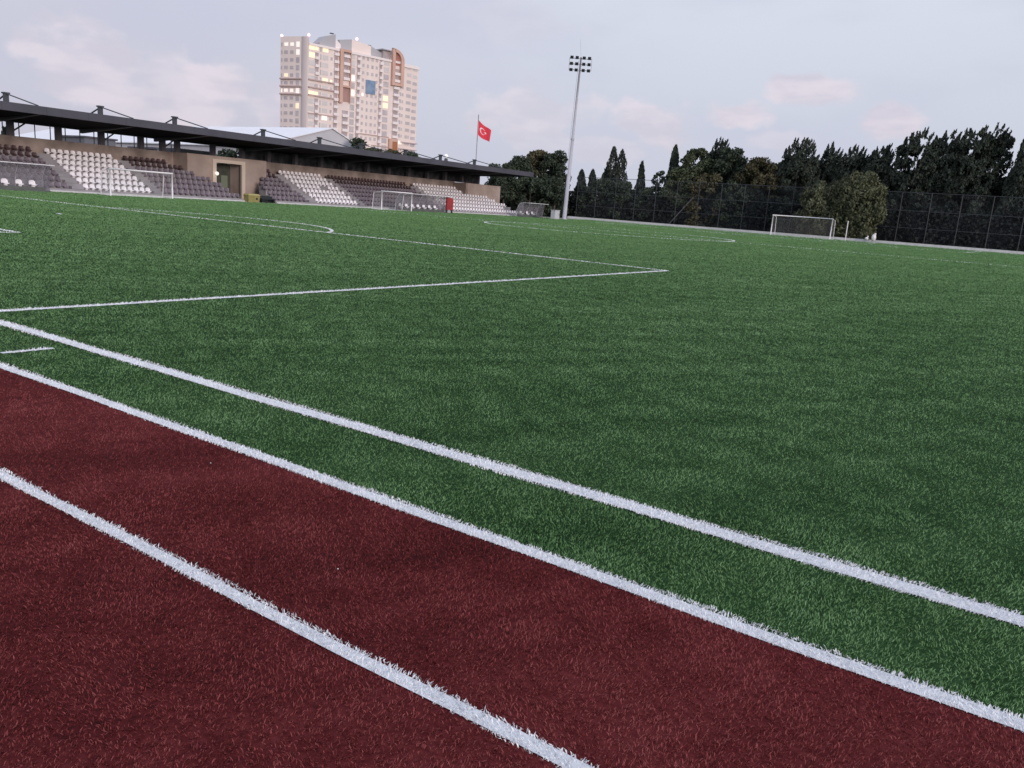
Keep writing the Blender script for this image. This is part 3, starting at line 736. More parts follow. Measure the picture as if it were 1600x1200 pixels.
mb = MB(); mb.tube([(-64, 84.7, 0), (-64, 84.7, 6.7)], .08, 8); mb.tube([(-64, 84.7, 6.55), (-64, 84.7, 6.95)], [.28, .2], 8); t.part(mb, 'post', M_steel)
mb = MB(); mb.ball((-64, 84.7, 7.2), .3); t.part(mb, 'globe', mat('opal_globe', (.85, .88, .92), .3, emit=(.9, .95, 1), estr=.35), True)

# ================================================================ FENCE
fy = 110.6
t = Thing('wire_fence', (-21, fy, 0), 'tall grey wire fence with steel posts beyond the far goal', 'fence')
M_fence = mat('weathered_steel', (.042, .047, .056), .6)
k = 0; x = -14.14 - 3.38 * 13
while x < 16:
    mb = MB(); mb.tube([(x, fy, 0), (x, fy, 6.5)], .05, 6); t.part(mb, 'fence_post', M_fence); x += 3.38
for z in (2.1, 4.22, 6.47):
    mb = MB(); mb.tube([(-58.1, fy + .07, z), (15.5, fy + .07, z)], .035, 5); t.part(mb, 'fence_rail', M_fence)
mb = MB(); mb.tube([(-38.6, fy - .1, 4.3), (-41.9, fy - .1, .3)], .06, 6); t.part(mb, 'brace', mat('pale_brace', (.12, .12, .135), .6))
def wire_mat():
    M = D.materials.new('wire_mesh'); M.use_nodes = True; tt = M.node_tree; p = tt.nodes['Principled BSDF']
    p.inputs['Base Color'].default_value = (.13, .145, .18, 1); p.inputs['Roughness'].default_value = .5
    g = tt.nodes.new('ShaderNodeNewGeometry'); n = tt.nodes.new('ShaderNodeTexNoise'); n.inputs['Scale'].default_value = .35; n.inputs['Detail'].default_value = 3
    r = tt.nodes.new('ShaderNodeMapRange'); r.inputs[1].default_value = .3; r.inputs[2].default_value = .7; r.inputs[3].default_value = .02; r.inputs[4].default_value = .08
    tt.links.new(g.outputs['Position'], n.inputs['Vector']); tt.links.new(n.outputs[0], r.inputs[0]); tt.links.new(r.outputs[0], p.inputs['Alpha'])
    return M
mb = MB(); mb.poly([(-58.1, fy + .11, .3), (15.5, fy + .11, .3), (15.5, fy + .11, 6.5), (-58.1, fy + .11, 6.5)]); t.part(mb, 'wire_mesh', wire_mat())

# ================================================================ TREES
def leaf_mat(name, a, b, c=None):
    M = D.materials.new(name); M.use_nodes = True; t = M.node_tree; p = t.nodes['Principled BSDF']; nn = t.nodes.new; L = t.links.new
    g = nn('ShaderNodeNewGeometry'); n1 = nn('ShaderNodeTexNoise'); n1.inputs['Scale'].default_value = .55; n1.inputs['Detail'].default_value = 3
    n2 = nn('ShaderNodeTexNoise'); n2.inputs['Scale'].default_value = 4.5; n2.inputs['Detail'].default_value = 2
    L(g.outputs['Position'], n1.inputs['Vector']); L(g.outputs['Position'], n2.inputs['Vector'])
    ad = nn('ShaderNodeMath'); ad.operation = 'ADD'; L(n1.outputs[0], ad.inputs[0]); L(n2.outputs[0], ad.inputs[1])
    r = nn('ShaderNodeValToRGB'); hv = nn('ShaderNodeMath'); hv.operation = 'MULTIPLY'; hv.inputs[1].default_value = .5; L(ad.outputs[0], hv.inputs[0]); L(hv.outputs[0], r.inputs[0])
    e = r.color_ramp.elements; e[0].position = .36; e[0].color = (*a, 1); e[1].position = .62; e[1].color = (*b, 1)
    if c: q = r.color_ramp.elements.new(.72); q.color = (*c, 1)
    L(r.outputs[0], p.inputs['Base Color']); p.inputs['Roughness'].default_value = .7; p.inputs['Specular IOR Level'].default_value = .15
    return M
M_cyp = leaf_mat('cypress_needles', (.027, .036, .032), (.064, .080, .062))
M_con = leaf_mat('dark_conifer_needles', (.028, .038, .034), (.070, .086, .064))
M_brd = leaf_mat('broad_leaves', (.036, .050, .033), (.115, .14, .078))
M_brd2 = leaf_mat('dark_broad_leaves', (.028, .040, .032), (.075, .100, .064))
M_olv = leaf_mat('olive_leaves', (.054, .066, .043), (.140, .150, .090))
M_brn = leaf_mat('browning_leaves', (.040, .042, .028), (.125, .115, .064))
M_bush = leaf_mat('bush_leaves', (.058, .070, .043), (.150, .162, .092), (.25, .195, .105))
M_bark = mat('grey_bark', (.11, .10, .095), .9, (.06, .055, .05), 6)
def leaves(C, N_, size, elong=1.0, vert=0.0):
    """quads at C with random orientation; vert pulls the long axis upright"""
    n = len(C)
    a = RNG.normal(0, 1, (n, 3)); a[:, 2] += vert * 3; a /= np.linalg.norm(a, axis=1)[:, None]
    b = RNG.normal(0, 1, (n, 3)); b -= (b * a).sum(1)[:, None] * a; b /= np.linalg.norm(b, axis=1)[:, None]
    s = size * RNG.uniform(.6, 1.4, n)[:, None]
    a = a * s * elong; b = b * s
    V = np.stack([C - a * .5 - b * .2, C + b * .5, C + a * .6, C - b * .5], 1).reshape(-1, 3)
    return V, np.arange(len(V)).reshape(-1, 4)
def clump_cloud(cs, per, flat=.8):
    """cs: rows of x,y,z,r -> leaf centres thick near each clump's shell"""
    out = []
    for x, y, z, r in cs:
        n = int(per * r * r) + 6
        d = RNG.normal(0, 1, (n, 3)); d /= np.linalg.norm(d, axis=1)[:, None]
        rr = r * RNG.uniform(.45, 1.12, n)[:, None] ** .6
        q = d * rr; q[:, 2] *= flat; out.append(q + [x, y, z])
    return np.concatenate(out)
def trunk(t, x, y, h, r, limbs=5, lean=0, spread=1.5):
    mb = MB(); mb.tube([(x, y, 0), (x + lean * .2, y, h * .35), (x + lean * .6, y + .1, h * .7), (x + lean, y, h)], [r, r * .75, r * .45, r * .12], 8)
    for k in range(limbs):
        z = h * (.3 + .5 * k / limbs); a = k * 2.4 + x; ln = spread * (1 - .5 * k / limbs)
        mb.tube([(x + lean * z / h, y, z), (x + lean * z / h + math.cos(a) * ln * .5, y + math.sin(a) * ln * .5, z + .6), (x + lean * z / h + math.cos(a) * ln, y + math.sin(a) * ln, z + 1.4)], [r * .35, r * .22, r * .08], 6)
    t.part(mb, 'trunk', M_bark)
GT = 'trees beyond the fence'
def cypress(x, y, h, w_, label, m=M_cyp, low=.05, group=GT, peaks=None):
    t = Thing('cypress_tree', (x, y, 0), label, 'cypress tree', group)
    trunk(t, x, y, h * .92, .16, 3, spread=w_ * .5)
    n = int(340 * w_ * h); out = []
    for px, ph, pw in (peaks or [(0, h, w_)]):
        k = int(n / len(peaks or [1])); u = RNG.uniform(low, 1, k)
        prof = pw * np.minimum(1, 1.15 * (1 - u) ** .55) * np.clip(.55 + u * 2.5, 0, 1)
        prof *= 1 + .16 * np.sin(u * 23 + px * 7) * RNG.uniform(.4, 1, k)
        a = RNG.uniform(0, 2 * np.pi, k); lump = 1 + .18 * np.sin(3 * a + u * 9) + .1 * np.sin(5 * a - u * 17)
        rr = prof * lump * RNG.uniform(.35, 1.05, k) ** .5
        out.append(np.stack([x + px * np.clip(u * 1.6, 0, 1) + rr * np.cos(a), y + rr * np.sin(a), u * ph], 1))
    V, F = leaves(np.concatenate(out), None, .17, 2.3, 1.0)
    o = npmesh('crown', V, F, m); o.parent = t.o; o.matrix_parent_inverse = Matrix.Translation(-t.o.location)
def conifer(x, y, h, w_, label, m=M_con, tops=3, group=GT, lean=.6):
    w_ *= 1.1
    """wind-bent cypress/pine with ragged pointed tops leaning to +X"""
    t = Thing('conifer_tree', (x, y, 0), label, 'conifer tree', group)
    trunk(t, x, y, h * .85, .26, 6, spread=w_ * .7)
    cs = []
    for i in range(int(24 + w_ * h * 2.3)):
        u = RNG.uniform(.06, .93); a = RNG.uniform(0, 2 * np.pi); rr = w_ * math.sqrt(RNG.uniform(.12, 1)) * min(1, 1.3 * (1 - u) ** .36) * (.85 + .15 * min(1, u * 3))
        cs.append((x + rr * math.cos(a), y + rr * math.sin(a) * .8, u * h, RNG.uniform(.4, .85)))
    P = clump_cloud(cs, 260, .8); V, F = leaves(P, None, .20, 1.7, .4)
    # feathery pointed sprays
    sp = []
    for i in range(int(34 + 16 * w_)):
        u = RNG.uniform(.35, 1) ** .7; a = RNG.uniform(0, 2 * np.pi); rr = w_ * 1.0 * min(1, 1.3 * (1 - u) ** .38) if i > tops * 3 else w_ * RNG.uniform(0, .6)
        z0 = u * h if i > tops * 3 else h * RNG.uniform(.84, .93)
        L_ = RNG.uniform(.7, 1.35); k = 60; s = RNG.uniform(0, 1, k)
        ox = x + rr * math.cos(a); oy = y + rr * math.sin(a) * .8
        wd = (1 - s) * .30
        sp.append(np.stack([ox + s * L_ * .35 * lean + RNG.normal(0, 1, k) * wd * .6 + .22 * math.cos(a) * s, oy + RNG.normal(0, 1, k) * wd * .6, z0 + s * L_], 1))
    V2, F2 = leaves(np.concatenate(sp), None, .15, 2.2, .9)
    o = npmesh('crown', np.concatenate([V, V2]), np.concatenate([F, F2 + len(V)]), m); o.parent = t.o; o.matrix_parent_inverse = Matrix.Translation(-t.o.location)
def broad(x, y, h, w_, label, m=M_brd, low=.12, name='broadleaf_tree', cat='broadleaf tree', group=GT, size=.25, dens=190, ncl=None, rmin=.5, rmax=1.0):
    t = Thing(name, (x, y, 0), label, cat, group)
    trunk(t, x, y, h * .75, .2, 6, spread=w_ * .8)
    cs = []
    for i in range(ncl or int(26 + w_ * h * 2.0)):
        u = RNG.uniform(low, .97); a = RNG.uniform(0, 2 * np.pi)
        env = math.sin(math.pi * min(1, (.22 + .78 * u)) ** 1.3) ** .55 if u > .3 else .85
        rr = w_ * math.sqrt(RNG.uniform(.1, 1)) * env
        r = RNG.uniform(rmin, rmax) * min(1, w_ / 2); zz = min(u * h, h - r * .7)
        cs.append((x + rr * math.cos(a), y + rr * math.sin(a) * .8, zz, r))
    V, F = leaves(clump_cloud(cs, dens, 1.25 if name == 'bush' else .75), None, size, 2.0 if name == 'bush' else 1.3, .35 if name == 'bush' else 0)
    o = npmesh('crown', V, F, m); o.parent = t.o; o.matrix_parent_inverse = Matrix.Translation(-t.o.location)
TY = 112.0
def X(x): return x      # positions measured on the plane y=118 are moved onto y=112 along the ground
def at(x, h, y):
    f = (y - CAMY) / (118 - CAMY); return CAMX + (x - CAMX) * f, 1.404 + (h - 1.404) * f
def T(fn, x, h, w_, y, label, **k):
    X_, H_ = at(x, h, y); f = (y - CAMY) / (118 - CAMY); fn(X_, y, H_, w_ * f, label, **k)
# group left of the mast, beside the stand
T(broad, -74.5, 9.9, 3.6, 109, 'dark tree with rounded top at the far end of the grandstand', m=M_brd2)
T(broad, -70.6, 10.9, 3.4, 112, 'yellowish green tree rising behind the grandstand end', m=M_brn)
T(broad, -67.2, 11.0, 2.6, 111, 'dark green tree just left of the floodlight mast', m=M_brd2)
T(broad, -72.0, 6.5, 3.8, 106, 'low dark tree behind the curved dugout', m=M_brd2, low=.04)
T(broad, -66.8, 6.4, 2.4, 107, 'low dark tree behind the utility cabinet', m=M_brd2, low=.04)
# cypresses
T(cypress, -61.9, 7.9, 1.35, 114, 'short cypress, first to the right of the floodlight mast')
T(cypress, -59.8, 8.0, 1.25, 114.5, 'short cypress, second to the right of the floodlight mast')
T(cypress, -55.7, 11.6, 2.3, 115, 'big cypress with twin tips in the left part of the tree row', peaks=[(-.5, 11.5, 1.7), (1.0, 11.1, 1.5), (-1.5, 8.4, 1.5), (.3, 9.0, 2.0)])
T(cypress, -50.95, 9.6, 1.0, 115, 'slim lone cypress with sky on both sides')
T(broad, -52.9, 6.4, 1.3, 114, 'sparse small tree left of the slim lone cypress', m=M_brd2, dens=110)
T(broad, -47.7, 8.5, 1.5, 115, 'scruffy thin tree right of the slim lone cypress', m=M_brd2, dens=120, rmin=.4, rmax=.7)
T(cypress, -45.5, 12.2, 1.35, 116.5, 'narrow pointed cypress against the rounded green tree')
T(broad, -44.3, 8.8, 2.5, 113.5, 'low grey green tree under the narrow pointed cypress', m=M_brd, low=.04)
T(broad, -42.0, 11.9, 3.3, 115, 'rounded light green tree right of the narrow cypress', m=M_brd)
T(conifer, -38.4, 12.3, 1.7, 117.5, 'dark conifer tip between two rounded trees', tops=1)
T(broad, -36.0, 12.2, 3.3, 115.5, 'dark green rounded tree with loose twigs on its right', m=M_brd2)
T(broad, -39.6, 8.2, 3.2, 113, 'low brownish green tree by the leaning fence brace', m=M_brn, low=.04)
T(broad, -31.6, 10.7, 3.4, 114.5, 'olive brown rounded tree left of the dark conifers', m=M_brn)
T(broad, -34.8, 7.4, 2.8, 113, 'low dark green tree left of the full size goal', m=M_brd2, low=.04)
T(conifer, -26.4, 12.6, 3.0, 115.5, 'broad dark conifer with two tips behind the far goal', tops=3)
T(conifer, -21.9, 12.0, 1.8, 118, 'small dark conifer tip above the olive bush', tops=1)
T(conifer, -18.9, 11.7, 2.2, 117, 'dark conifer with ragged tips behind the olive bush', tops=2)
T(conifer, -15.4, 11.9, 2.1, 116, 'dark conifer with a star shaped tip right of the olive bush', tops=1)
T(conifer, -10.9, 13.9, 3.2, 115.5, 'tall dark conifer at the left edge of the dense right hand clump', tops=4)
T(conifer, -7.6, 13.9, 3.1, 116.5, 'tall dark conifer in the middle of the dense right hand clump', tops=3)
T(conifer, -4.8, 14.3, 3.1, 115.5, 'tall bushy conifer in the dense clump, right of its middle', tops=4)
T(conifer, -2.3, 14.6, 2.3, 116.5, 'tall green tinged conifer at the right edge of the dense clump', m=leaf_mat('greener_needles', (.016, .024, .020), (.040, .052, .036)), tops=2)
T(cypress, 1.2, 14.7, 1.9, 115, 'tall cypress at the right edge of the photo')
T(cypress, 4.2, 14.2, 1.9, 116, 'tall cypress out past the right end of the row')
T(conifer, 7.5, 13.5, 3.0, 116, 'conifer at the far right end of the row', tops=2)
T(broad, -57.6, 6.6, 2.6, 113.5, 'low dark tree at the foot of the twin tipped cypress, on its left', m=M_brd2, low=.04)
T(broad, -54.0, 6.4, 2.2, 113, 'low dark tree at the foot of the twin tipped cypress, on its right', m=M_brd2, low=.04)
T(broad, -49.4, 5.6, 1.9, 113, 'low dark tree to the right of the slim lone cypress foot', m=M_brd2, low=.04)
T(broad, -61.0, 5.4, 2.0, 113, 'low dark tree between the two short cypresses', m=M_brd2, low=.04)
# olive bushes in front of the fence
T(broad, -17.4, 8.7, 3.35, 108.3, 'big yellow green bush in front of the fence beside the far goal', m=M_bush, low=.03, name='bush', cat='bush', group='bushes at the fence', size=.2, dens=260, ncl=190, rmin=.45, rmax=.95)
T(broad, -22.0, 7.4, 3.8, 108.6, 'lower olive bush behind the far goal', m=M_olv, low=.03, name='bush', cat='bush', group='bushes at the fence', size=.2, dens=220, ncl=100, rmin=.5, rmax=.8)
# dark undergrowth under the row, one mass
n = 42000
ux_ = RNG.uniform(-78, 14, n); uy_ = RNG.uniform(111.3, 114.0, n)
top = 3.3 + .7 * np.sin(ux_ * .8) + .5 * np.sin(ux_ * 2.3 + 1) + 1.4 * (ux_ > -34)
uz_ = RNG.uniform(0, 1, n) ** .8 * top
V, F = leaves(np.stack([ux_, uy_, uz_], 1), None, .30, 1.3)
tag(npmesh('undergrowth', V, F, leaf_mat('undergrowth_leaves', (.013, .017, .018), (.034, .042, .036))), 'dark undergrowth along the foot of the tree row', 'undergrowth', None, 'stuff')
n = 80000
ux_ = RNG.uniform(-60, 14, n); top = np.where(ux_ < -44, 4.2, 10.3) + .8 * np.sin(ux_ * .6) + .5 * np.sin(ux_ * 1.9); 
V, F = leaves(np.stack([ux_, RNG.uniform(121, 127, n), RNG.uniform(0, 1, n) * top], 1), None, .42, 1.3)
tag(npmesh('woodland', V, F, M_con), 'dark woodland standing behind the tree row', 'woodland', None, 'stuff')
# trees behind the grandstand
GB = 'trees behind the grandstand'
for x, y, h, w_, lab, mm in ((-72, 76.3, 8.7, 1.5, 'dark leafy tree at the right foot of the white hall', M_brd2), (-72, 79.2, 7.6, 1.9, 'low green tree above the roof, right of the white hall', M_brd),
                             (-72, 82.6, 7.7, 2.2, 'olive brown tree top above the roof in front of the tower', M_brn), (-72, 86.2, 7.7, 2.3, 'green tree top at the right foot of the tower', M_brd2),
                             (-66, 99.0, 7.3, 1.6, 'small loose tree top right of the flagpole', M_brd2), (-67, 103.0, 7.6, 1.8, 'dark tree top above the right end of the roof', M_brd2)):
    broad(x, y, h, w_, lab, m=mm, low=.3, group=GB, dens=150)
for k in range(1, 9):
    broad(-64.5 - (k % 2), 47 + k * 4.6, 5.0, 2.3, 'low tree seen under the roof through the back posts', m=M_brd2, low=.1, group='low trees behind the back posts', dens=60)
cypress(-64, 28.9, 4.5, .55, 'small dark shrub tip over the back wall at far left', low=.3, group=GB)

# ================================================================ WHITE HALL
M_pvc = mat('white_roof_membrane', (.84, .86, .90), .6, (.80, .82, .86), .4)
M_pvc2 = mat('grey_gable_membrane', (.58, .58, .62), .6, (.53, .53, .57), .5)
t = Thing('sports_hall', (-80, 74, 0), 'white membrane roofed hall behind the grandstand', 'hall')
rzd, ry = 9.5, 74.1
def gab(x): return [(x, 62.0, 6.1), (x, ry, rzd), (x, 79.5, 7.55), (x, 79.5, 0), (x, 62.0, 0)]
mb = MB(); a = gab(-75); mb.poly(a); b = gab(-140); mb.poly(b[::-1]); 
mb.poly([(-75, 79.5, 0), (-75, 79.5, 7.55), (-140, 79.5, 7.55), (-140, 79.5, 0)]); mb.poly([(-75, 62, 6.1), (-75, 62, 0), (-140, 62, 0), (-140, 62, 6.1)])
t.part(mb, 'wall', M_pvc2)
mb = MB(); mb.hexa([(-140, 61.6, 6.02), (-74.8, 61.6, 6.02), (-74.8, ry, rzd + .03), (-140, ry, rzd + .03), (-140, 61.6, 6.14), (-74.8, 61.6, 6.14), (-74.8, ry, rzd + .15), (-140, ry, rzd + .15)])
mb.hexa([(-140, ry, rzd + .03), (-74.8, ry, rzd + .03), (-74.8, 79.9, 7.44), (-140, 79.9, 7.44), (-140, ry, rzd + .15), (-74.8, ry, rzd + .15), (-74.8, 79.9, 7.56), (-140, 79.9, 7.56)])
t.part(mb, 'roof', M_pvc)
t = Thing('storage_container', (-63, 44, 0), 'dark grey container behind the grandstand wall left of the entrance frame', 'container')
mb = MB(); mb.box(-64.5, -62.3, 43.3, 46.8, .2, 4.38); t.part(mb, 'body', mat('container_grey', (.07, .075, .085), .6, (.05, .055, .06), 1))
mb = MB()
for k in range(16): mb.box(-62.3, -62.26, 43.4 + k * .21, 43.5 + k * .21, .3, 4.25)
t.part(mb, 'corrugation', M_steel)
t = Thing('low_building', (-90, 50, 0), 'small dark grey building glimpsed between the posts at far left', 'building')
mb = MB(); mb.box(-96, -90, 49.2, 53, 0, 5.6); t.part(mb, 'wall', mat('slate_wall', (.15, .16, .19), .8))
mb = MB(); mb.box(-96.2, -89.8, 49.0, 53.2, 5.601, 5.8); t.part(mb, 'roof', M_fascia)
t = Thing('low_building', (-90, 63, 0), 'long pale low building glimpsed between the posts left of the entrance', 'building')
mb = MB(); mb.box(-96, -90, 58.5, 75, 0, 5.1); t.part(mb, 'wall', mat('pale_wall', (.28, .29, .33), .8))
mb = MB(); mb.box(-96.3, -89.7, 58.2, 75.2, 5.101, 5.35); t.part(mb, 'roof', M_fascia)

# ================================================================ TOWER BLOCK (far behind)
C1 = Vector((-256.08, 228.54, 0)); d1 = Vector((.19977, .97984, 0)); d0 = Vector((-.9779, -.20906, 0))
n1 = Vector((.97984, -.19977, 0)); n0 = Vector((.20906, -.9779, 0))      # outward normals
back = -n1
M_tw = mat('cream_cladding', (.85, .75, .71), .8, (.79, .69, .65), .12, stretch=(1, 1, .6))
M_twg = mat('grey_cladding', (.62, .56, .56), .8, (.58, .52, .52), .2)
M_par = mat('white_parapet', (.84, .78, .77), .7)
M_rec = mat('balcony_shade', (.48, .42, .43), .8, (.36, .32, .34), .5)  # darker tone: the shade inside a balcony is put into the colour
M_win = mat('tower_glass', (.46, .43, .45), .4, (.58, .54, .55), .35)  # glass paled: the haze of distance is put into the colour
M_bay = mat('pale_glazing', (.60, .58, .585), .4, (.68, .66, .65), .25)  # wide bays paled for the distance haze as well
M_ora = mat('terracotta_cladding', (.64, .43, .35), .8, (.58, .38, .31), .3)
M_bnd = mat('pink_brown_band', (.52, .40, .38), .8)
M_lit = mat('lit_window', (.9, .8, .6), .5, emit=(1.0, .80, .50), estr=.48)
M_litw = mat('lit_white_window', (.9, .85, .8), .5, emit=(1.0, .90, .80), estr=.45)
M_roofg = mat('grey_roof_sheet', (.42, .42, .45), .6)
tw = Thing('apartment_tower', tuple(C1), 'tall pale pink apartment tower with terracotta frames and lit windows', 'apartment tower')
def TP(face, u, z, off=0.0):
    if face == 1: return C1 + d1 * u + n1 * off + Vector((0, 0, z))
    return C1 + d0 * u + n0 * off + Vector((0, 0, z))
def tbox(mb, face, u0, u1, z0, z1, o0, o1):
    P = [TP(face, u0, z0, o0), TP(face, u0, z0, o1), TP(face, u1, z0, o1), TP(face, u1, z0, o0)]
    Q = [p + Vector((0, 0, z1 - z0)) for p in P]
    mb.hexa(P + Q); return mb
# body
A = C1; B = C1 + d1 * 46.4; Cc = C1 + d1 * 55.9; Lf = C1 + d0 * 13.2
Lb = Lf + back * 1.0 + d1 * 7
def solid(pts, z0, z1, name, m):
    mb = MB(); mb.prism([(p.x, p.y) for p in pts], z0, z1, 'z'); return tw.part(mb, name, m)
rear = back * 15
solid([Lf, A - d0 * 0 + d1 * 0, A + d1 * 9, A + d1 * 9 + rear, Lb + back * 3 + d1 * 2], 0, 58.3, 'wall', M_tw)
solid([Lf, A, A + back * 1 + d1 * .5, A + d1 * 6 + back * 9, Lb + back * 2], 58.301, 60.7, 'wall', M_tw)
solid([A + d1 * 9.001, B, B + rear, A + d1 * 9.001 + rear], 0, 58.4, 'wall', M_tw)
solid([B + back * 1.2 + d1 * .001, Cc + back * 1.2, Cc + rear, B + rear + d1 * .001], 0, 58.2, 'wall', M_tw)
# smooth rounded corner
mb = MB(); pr = []
for k in range(9):
    s = k / 8; p = (A + d0 * 2.9).lerp(A + d1 * .3, s) + (n0 * (1 - s) + n1 * s).normalized() * (.12 + .5 * math.sin(math.pi * s))
    pr.append((p.x, p.y))
pr += [((A + d1 * .3 + back * .5).x, (A + d1 * .3 + back * .5).y), ((A + d0 * 2.9 - n0 * .5).x, (A + d0 * 2.9 - n0 * .5).y)]
mb.prism(pr, 0, 60.6, 'z'); tw.part(mb, 'corner_panel', M_twg)
# parapets and bands
mb = MB(); tbox(mb, 1, .4, 46.3, 57.55, 58.45, .02, .5); tw.part(mb, 'parapet', M_par)
mb = MB(); tbox(mb, 1, 46.8, 55.9, 56.9, 58.25, -1.15, -.7); tw.part(mb, 'parapet', M_par)
for z in (44.7, 41.8, 38.8):
    mb = MB(); tbox(mb, 1, .4, 14.15, z - .25, z + .25, .05, .75); tbox(mb, 0, 2.6, 13.2, z - .25, z + .25, .05, .75); tw.part(mb, 'cornice_band', M_bnd)
for z, a_, b_ in ((26.5, 24, 40), (22.3, 26, 55.5), (25.2, 46.5, 55.8), (31.8, .4, 13)):
    mb = MB(); tbox(mb, 1, a_, b_, z - .18, z + .18, .05, .4); tw.part(mb, 'cornice_band', M_bnd)
fl_ = 2.92
zs = [57.0 - fl_ * k for k in range(18)]      # window centre heights, top to bottom
zs = [z for z in zs if z > 7]
win_parts, balc_n = [0], [0]
stuffw = MB(); stuffb = MB()
rt = random.Random(5)
lit1 = {(0, 0): M_lit, (0, 1): M_lit, (1, 0): M_litw, (0, 3): M_litw, (4, 3): M_lit, (4, 4): M_litw, (6, 0): M_lit, (4, 5): M_lit, (4, 11): M_litw}
def window(face, u0, u1, z0, z1, m=None, off=.02):
    mb = MB(); tbox(mb, face, u0, u1, z0, z1, off, off + .07)
    if m is None and win_parts[0] >= 100: stuffw.v, stuffw.f = stuffw.v, stuffw.f; o = len(stuffw.v); stuffw.v += mb.v; stuffw.f += [tuple(i + o for i in f) for f in mb.f]; return
    win_parts[0] += 1; tw.part(mb, 'window', m or (M_bay if u1 - u0 > 2 else M_win))
def balcony(face, u0, u1, zc):
    mb = MB(); tbox(mb, face, u0, u1, zc - 1.15, zc + 1.2, .02, .06)  # flat panel proud of the wall, coloured like a shaded recess
    r_ = MB(); tbox(r_, face, u0 - .1, u1 + .1, zc - 1.45, zc - .35, .07, .95)
    if balc_n[0] >= 50:
        for s_, q in ((stuffb, mb), (stuffb2, r_)):
            o = len(s_.v); s_.v += q.v; s_.f += [tuple(i + o for i in f) for f in q.f]
        return
    balc_n[0] += 1
    b_ = tw.part(r_, 'balcony', M_par); tw.part(mb, 'recess_panel', M_rec, parent=b_)
stuffb2 = MB()
for r_i, z in enumerate(zs):
    # bay 1 with a balcony at its right
    L0 = {0: M_lit, 1: M_lit, 6: M_lit, 3: None, 8: None}.get(r_i)
    window(1, .6, 3.1, z - 1.0, z + .95, L0)
    if r_i in (1, 2, 3, 7, 8, 9, 10, 11): balcony(1, 3.3, 4.9, z)
    else: window(1, 3.25, 4.8, z - .9, z + .9, M_lit if r_i in (0, 3, 6) else None)
    window(1, 5.6, 6.2, z - 1.1, z + .9)
    window(1, 6.8, 9.3, z - .9, z + .8, M_lit if r_i in (0, 4) else (M_litw if r_i == 9 else None))
    if r_i not in (0, 2): window(1, 10.4, 11.3, z - .6, z + .6, M_lit if r_i == 4 else None)
    balcony(1, 12.1, 13.9, z)
for r_i, z in enumerate(zs):
    if z > 46 or z < 36: balcony(1, 16.3, 19.1, z)
    window(1, 20.0, 22.1, z - 1.2, z + 1.1, {3: M_litw, 5: M_litw, 13: M_litw}.get(r_i))
    balcony(1, 23.0, 24.5, z)
    poster = 43 < z < 49.2
    window(1, 25.6, 26.6, z - .6, z + .6, M_litw if r_i == 5 else None)
    if not poster:
        window(1, 27.9, 28.8, z - .8, z + .6)
        window(1, 30.1, 31.2, z - .7, z + .6, M_litw if r_i == 12 else None)
    window(1, 32.6 if poster else 32.3, 33.4, z - .6, z + .6)
    balcony(1, 34.2, 35.5, z)
    window(1, 36.5, 39.1, z - 1.1, z + 1.0, M_lit if r_i in (5, 6) else None)
    if z < 60: balcony(1, 41.7, 44.5, z) if r_i > 0 else None
    window(1, 45.0, 46.1, z - .8, z + .7, M_litw if r_i == 11 else None)
    window(1, 47.2, 48.0, z - .6, z + .6, M_litw if r_i == 11 else None, off=-1.18)
    window(1, 49.6, 52.0, z - .7, z + .6, None, off=-1.18)
    window(1, 52.8, 55.2, z - 1.0, z + .3, None, off=-1.18)
# left end: two small windows and a balcony door per floor
for r_i, z in enumerate([57.8 - fl_ * k for k in range(18)]):
    if z < 7: break
    m_ = {0: M_litw, 6: M_litw}.get(r_i)
    window(0, 9.5, 11.3, z - .65, z + .6, M_lit if r_i == 4 else m_)
    window(0, 6.8, 8.4, z - .65, z + .6, m_)
    window(0, 3.9, 5.5, z - 1.1, z + .9, M_lit if r_i in (8,) else (M_litw if r_i in (0, 1, 6) else None))
    window(0, 12.2, 12.8, z - .8, z + .6, M_litw if r_i == 6 else None)
for mb_, nm, mm in ((stuffw, 'window', M_win), (stuffb, 'balcony_shade', M_rec), (stuffb2, 'balcony', M_par)):
    if mb_.v: o = tw.part(mb_, nm, mm); o['kind'] = 'stuff'
# terracotta frames
mb = MB(); tbox(mb, 1, 14.3, 15.8, 37.6, 58.6, .0, 1.3); tbox(mb, 1, 15.801, 19.5, 57.6, 58.6, .0, 1.3); tbox(mb, 1, 19.3, 19.75, 38, 57.6, .0, 1.1); tbox(mb, 1, 15.801, 19.3, 43.9, 44.7, .0, 1.2)
tw.part(mb, 'terracotta_frame', M_ora)
mb = MB(); tbox(mb, 1, 15.9, 19.2, 38.3, 43.8, .02, .1); tw.part(mb, 'recess_panel', mat('opening_shade', (.42, .27, .25), .8))  # flat panel, the dark of an opening painted into its colour
mb = MB()
tbox(mb, 1, 40.1, 41.5, 48.2, 62.9, .0, 1.4); tbox(mb, 1, 44.6, 46.2, 48.2, 58.6, .0, 1.4); tbox(mb, 1, 41.501, 44.599, 48.2, 49.4, .0, 1.3)
N_ = 10
outer_ = [(40.1 + 6.1 * math.sin(R(90) * k / N_), 58.6 + 4.7 * math.cos(R(90) * k / N_)) for k in range(N_ + 1)]
inner_ = [(41.5 + 3.1 * math.sin(R(90) * k / N_), 58.6 + 3.2 * math.cos(R(90) * k / N_)) for k in range(N_ + 1)]
for k in range(N_):
    q = [outer_[k], outer_[k + 1], inner_[k + 1], inner_[k]]
    mb.hexa([TP(1, u, z, 0) for u, z in q] + [TP(1, u, z, 1.4) for u, z in q])
tw.part(mb, 'arched_frame', M_ora)
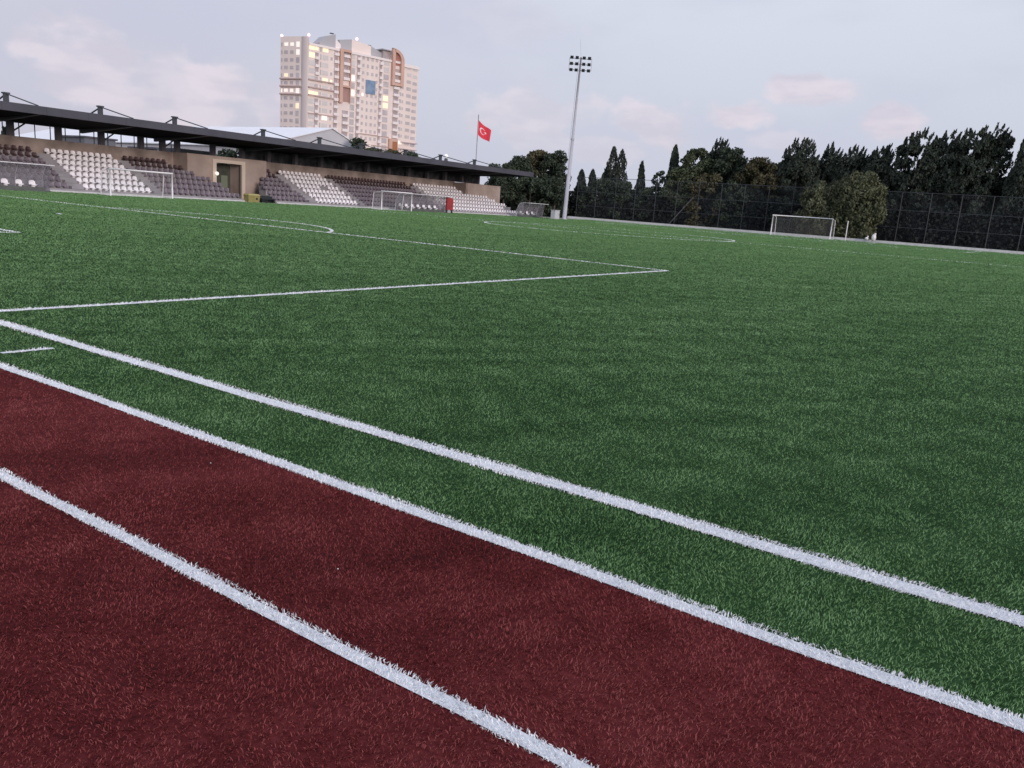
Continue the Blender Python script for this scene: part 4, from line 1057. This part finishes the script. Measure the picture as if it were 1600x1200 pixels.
mb = MB(); mb.poly([TP(1, u, z, .08) for u, z in [(41.5, 56.6)] + inner_ + [(44.6, 56.6)]]); tw.part(mb, 'arch_panel', mat('brick_red_panel', (.42, .20, .18), .8))
mb = MB(); tbox(mb, 1, 40.2, 46.1, 58.42, 62.0, -6, -.05); tw.part(mb, 'roof_room', M_tw)
mb = MB(); tbox(mb, 1, 39.9, 44.5, 20, 26.0, .02, 1.1); tw.part(mb, 'terracotta_block', M_ora)
mb = MB(); tbox(mb, 1, 41.6, 44.2, 20.2, 24.9, 1.11, 1.16); tw.part(mb, 'recess_panel', mat('rust_recess', (.38, .15, .07), .8))
mb = MB(); tbox(mb, 1, 27.5, 32.3, 43.1, 48.6, .1, .3); tw.part(mb, 'blue_banner', mat('blue_banner', (.16, .25, .40), .6, (.24, .34, .46), .5))
# roof volumes
def roofvol(u0, u1, zl, zr, o0, o1, m, name='roof'):
    mb = MB(); P = [TP(1, u0, 58.41, o1), TP(1, u0, 58.41, o0), TP(1, u1, 58.41, o0), TP(1, u1, 58.41, o1)]
    Q = [TP(1, u0, zl, o1), TP(1, u0, zl, o0), TP(1, u1, zr, o0), TP(1, u1, zr, o1)]; mb.hexa([P[0], P[3], P[2], P[1], Q[0], Q[3], Q[2], Q[1]]); tw.part(mb, name, m)
roofvol(6.0, 9.0, 59.6, 62.6, -7, -1, M_roofg); roofvol(9.001, 13.2, 62.6, 63.9, -7, -1, M_roofg); roofvol(13.201, 15.6, 62.4, 60.4, -7, -1, M_par)
roofvol(15.7, 21.5, 62.4, 63.6, -8, -2, M_roofg); roofvol(21.501, 31.0, 63.6, 62.6, -8, -2, M_tw); roofvol(31.001, 36.5, 62.6, 60.8, -8, -2, M_roofg)
mb = MB(); tbox(mb, 1, 35.2, 40.05, 61.9, 62.3, -5, .4); tw.part(mb, 'roof_canopy', M_roofg)
mb = MB(); tbox(mb, 1, 36.4, 40.0, 58.46, 61.88, -4, -1); tw.part(mb, 'roof_room', M_rec)
mb = MB(); tbox(mb, 1, 11.5, 13.0, 64.05, 64.35, -3, -2); tbox(mb, 1, 31, 32.4, 63.05, 63.3, -5, -4); tw.part(mb, 'roof_vent', M_steel)
M_bcn = mat('red_beacon', (1, .5, .5), .5, emit=(1, .45, .5), estr=3)
for f_, u, z, o in ((0, 12.9, 61.1, -.3), (1, .2, 61.2, .3), (1, 24.2, 64.3, -2.5)):
    mb = MB(); p = TP(f_, u, z, o); mb.ball(tuple(p), .55, 8, 5); tw.part(mb, 'warning_beacon', M_bcn, True)
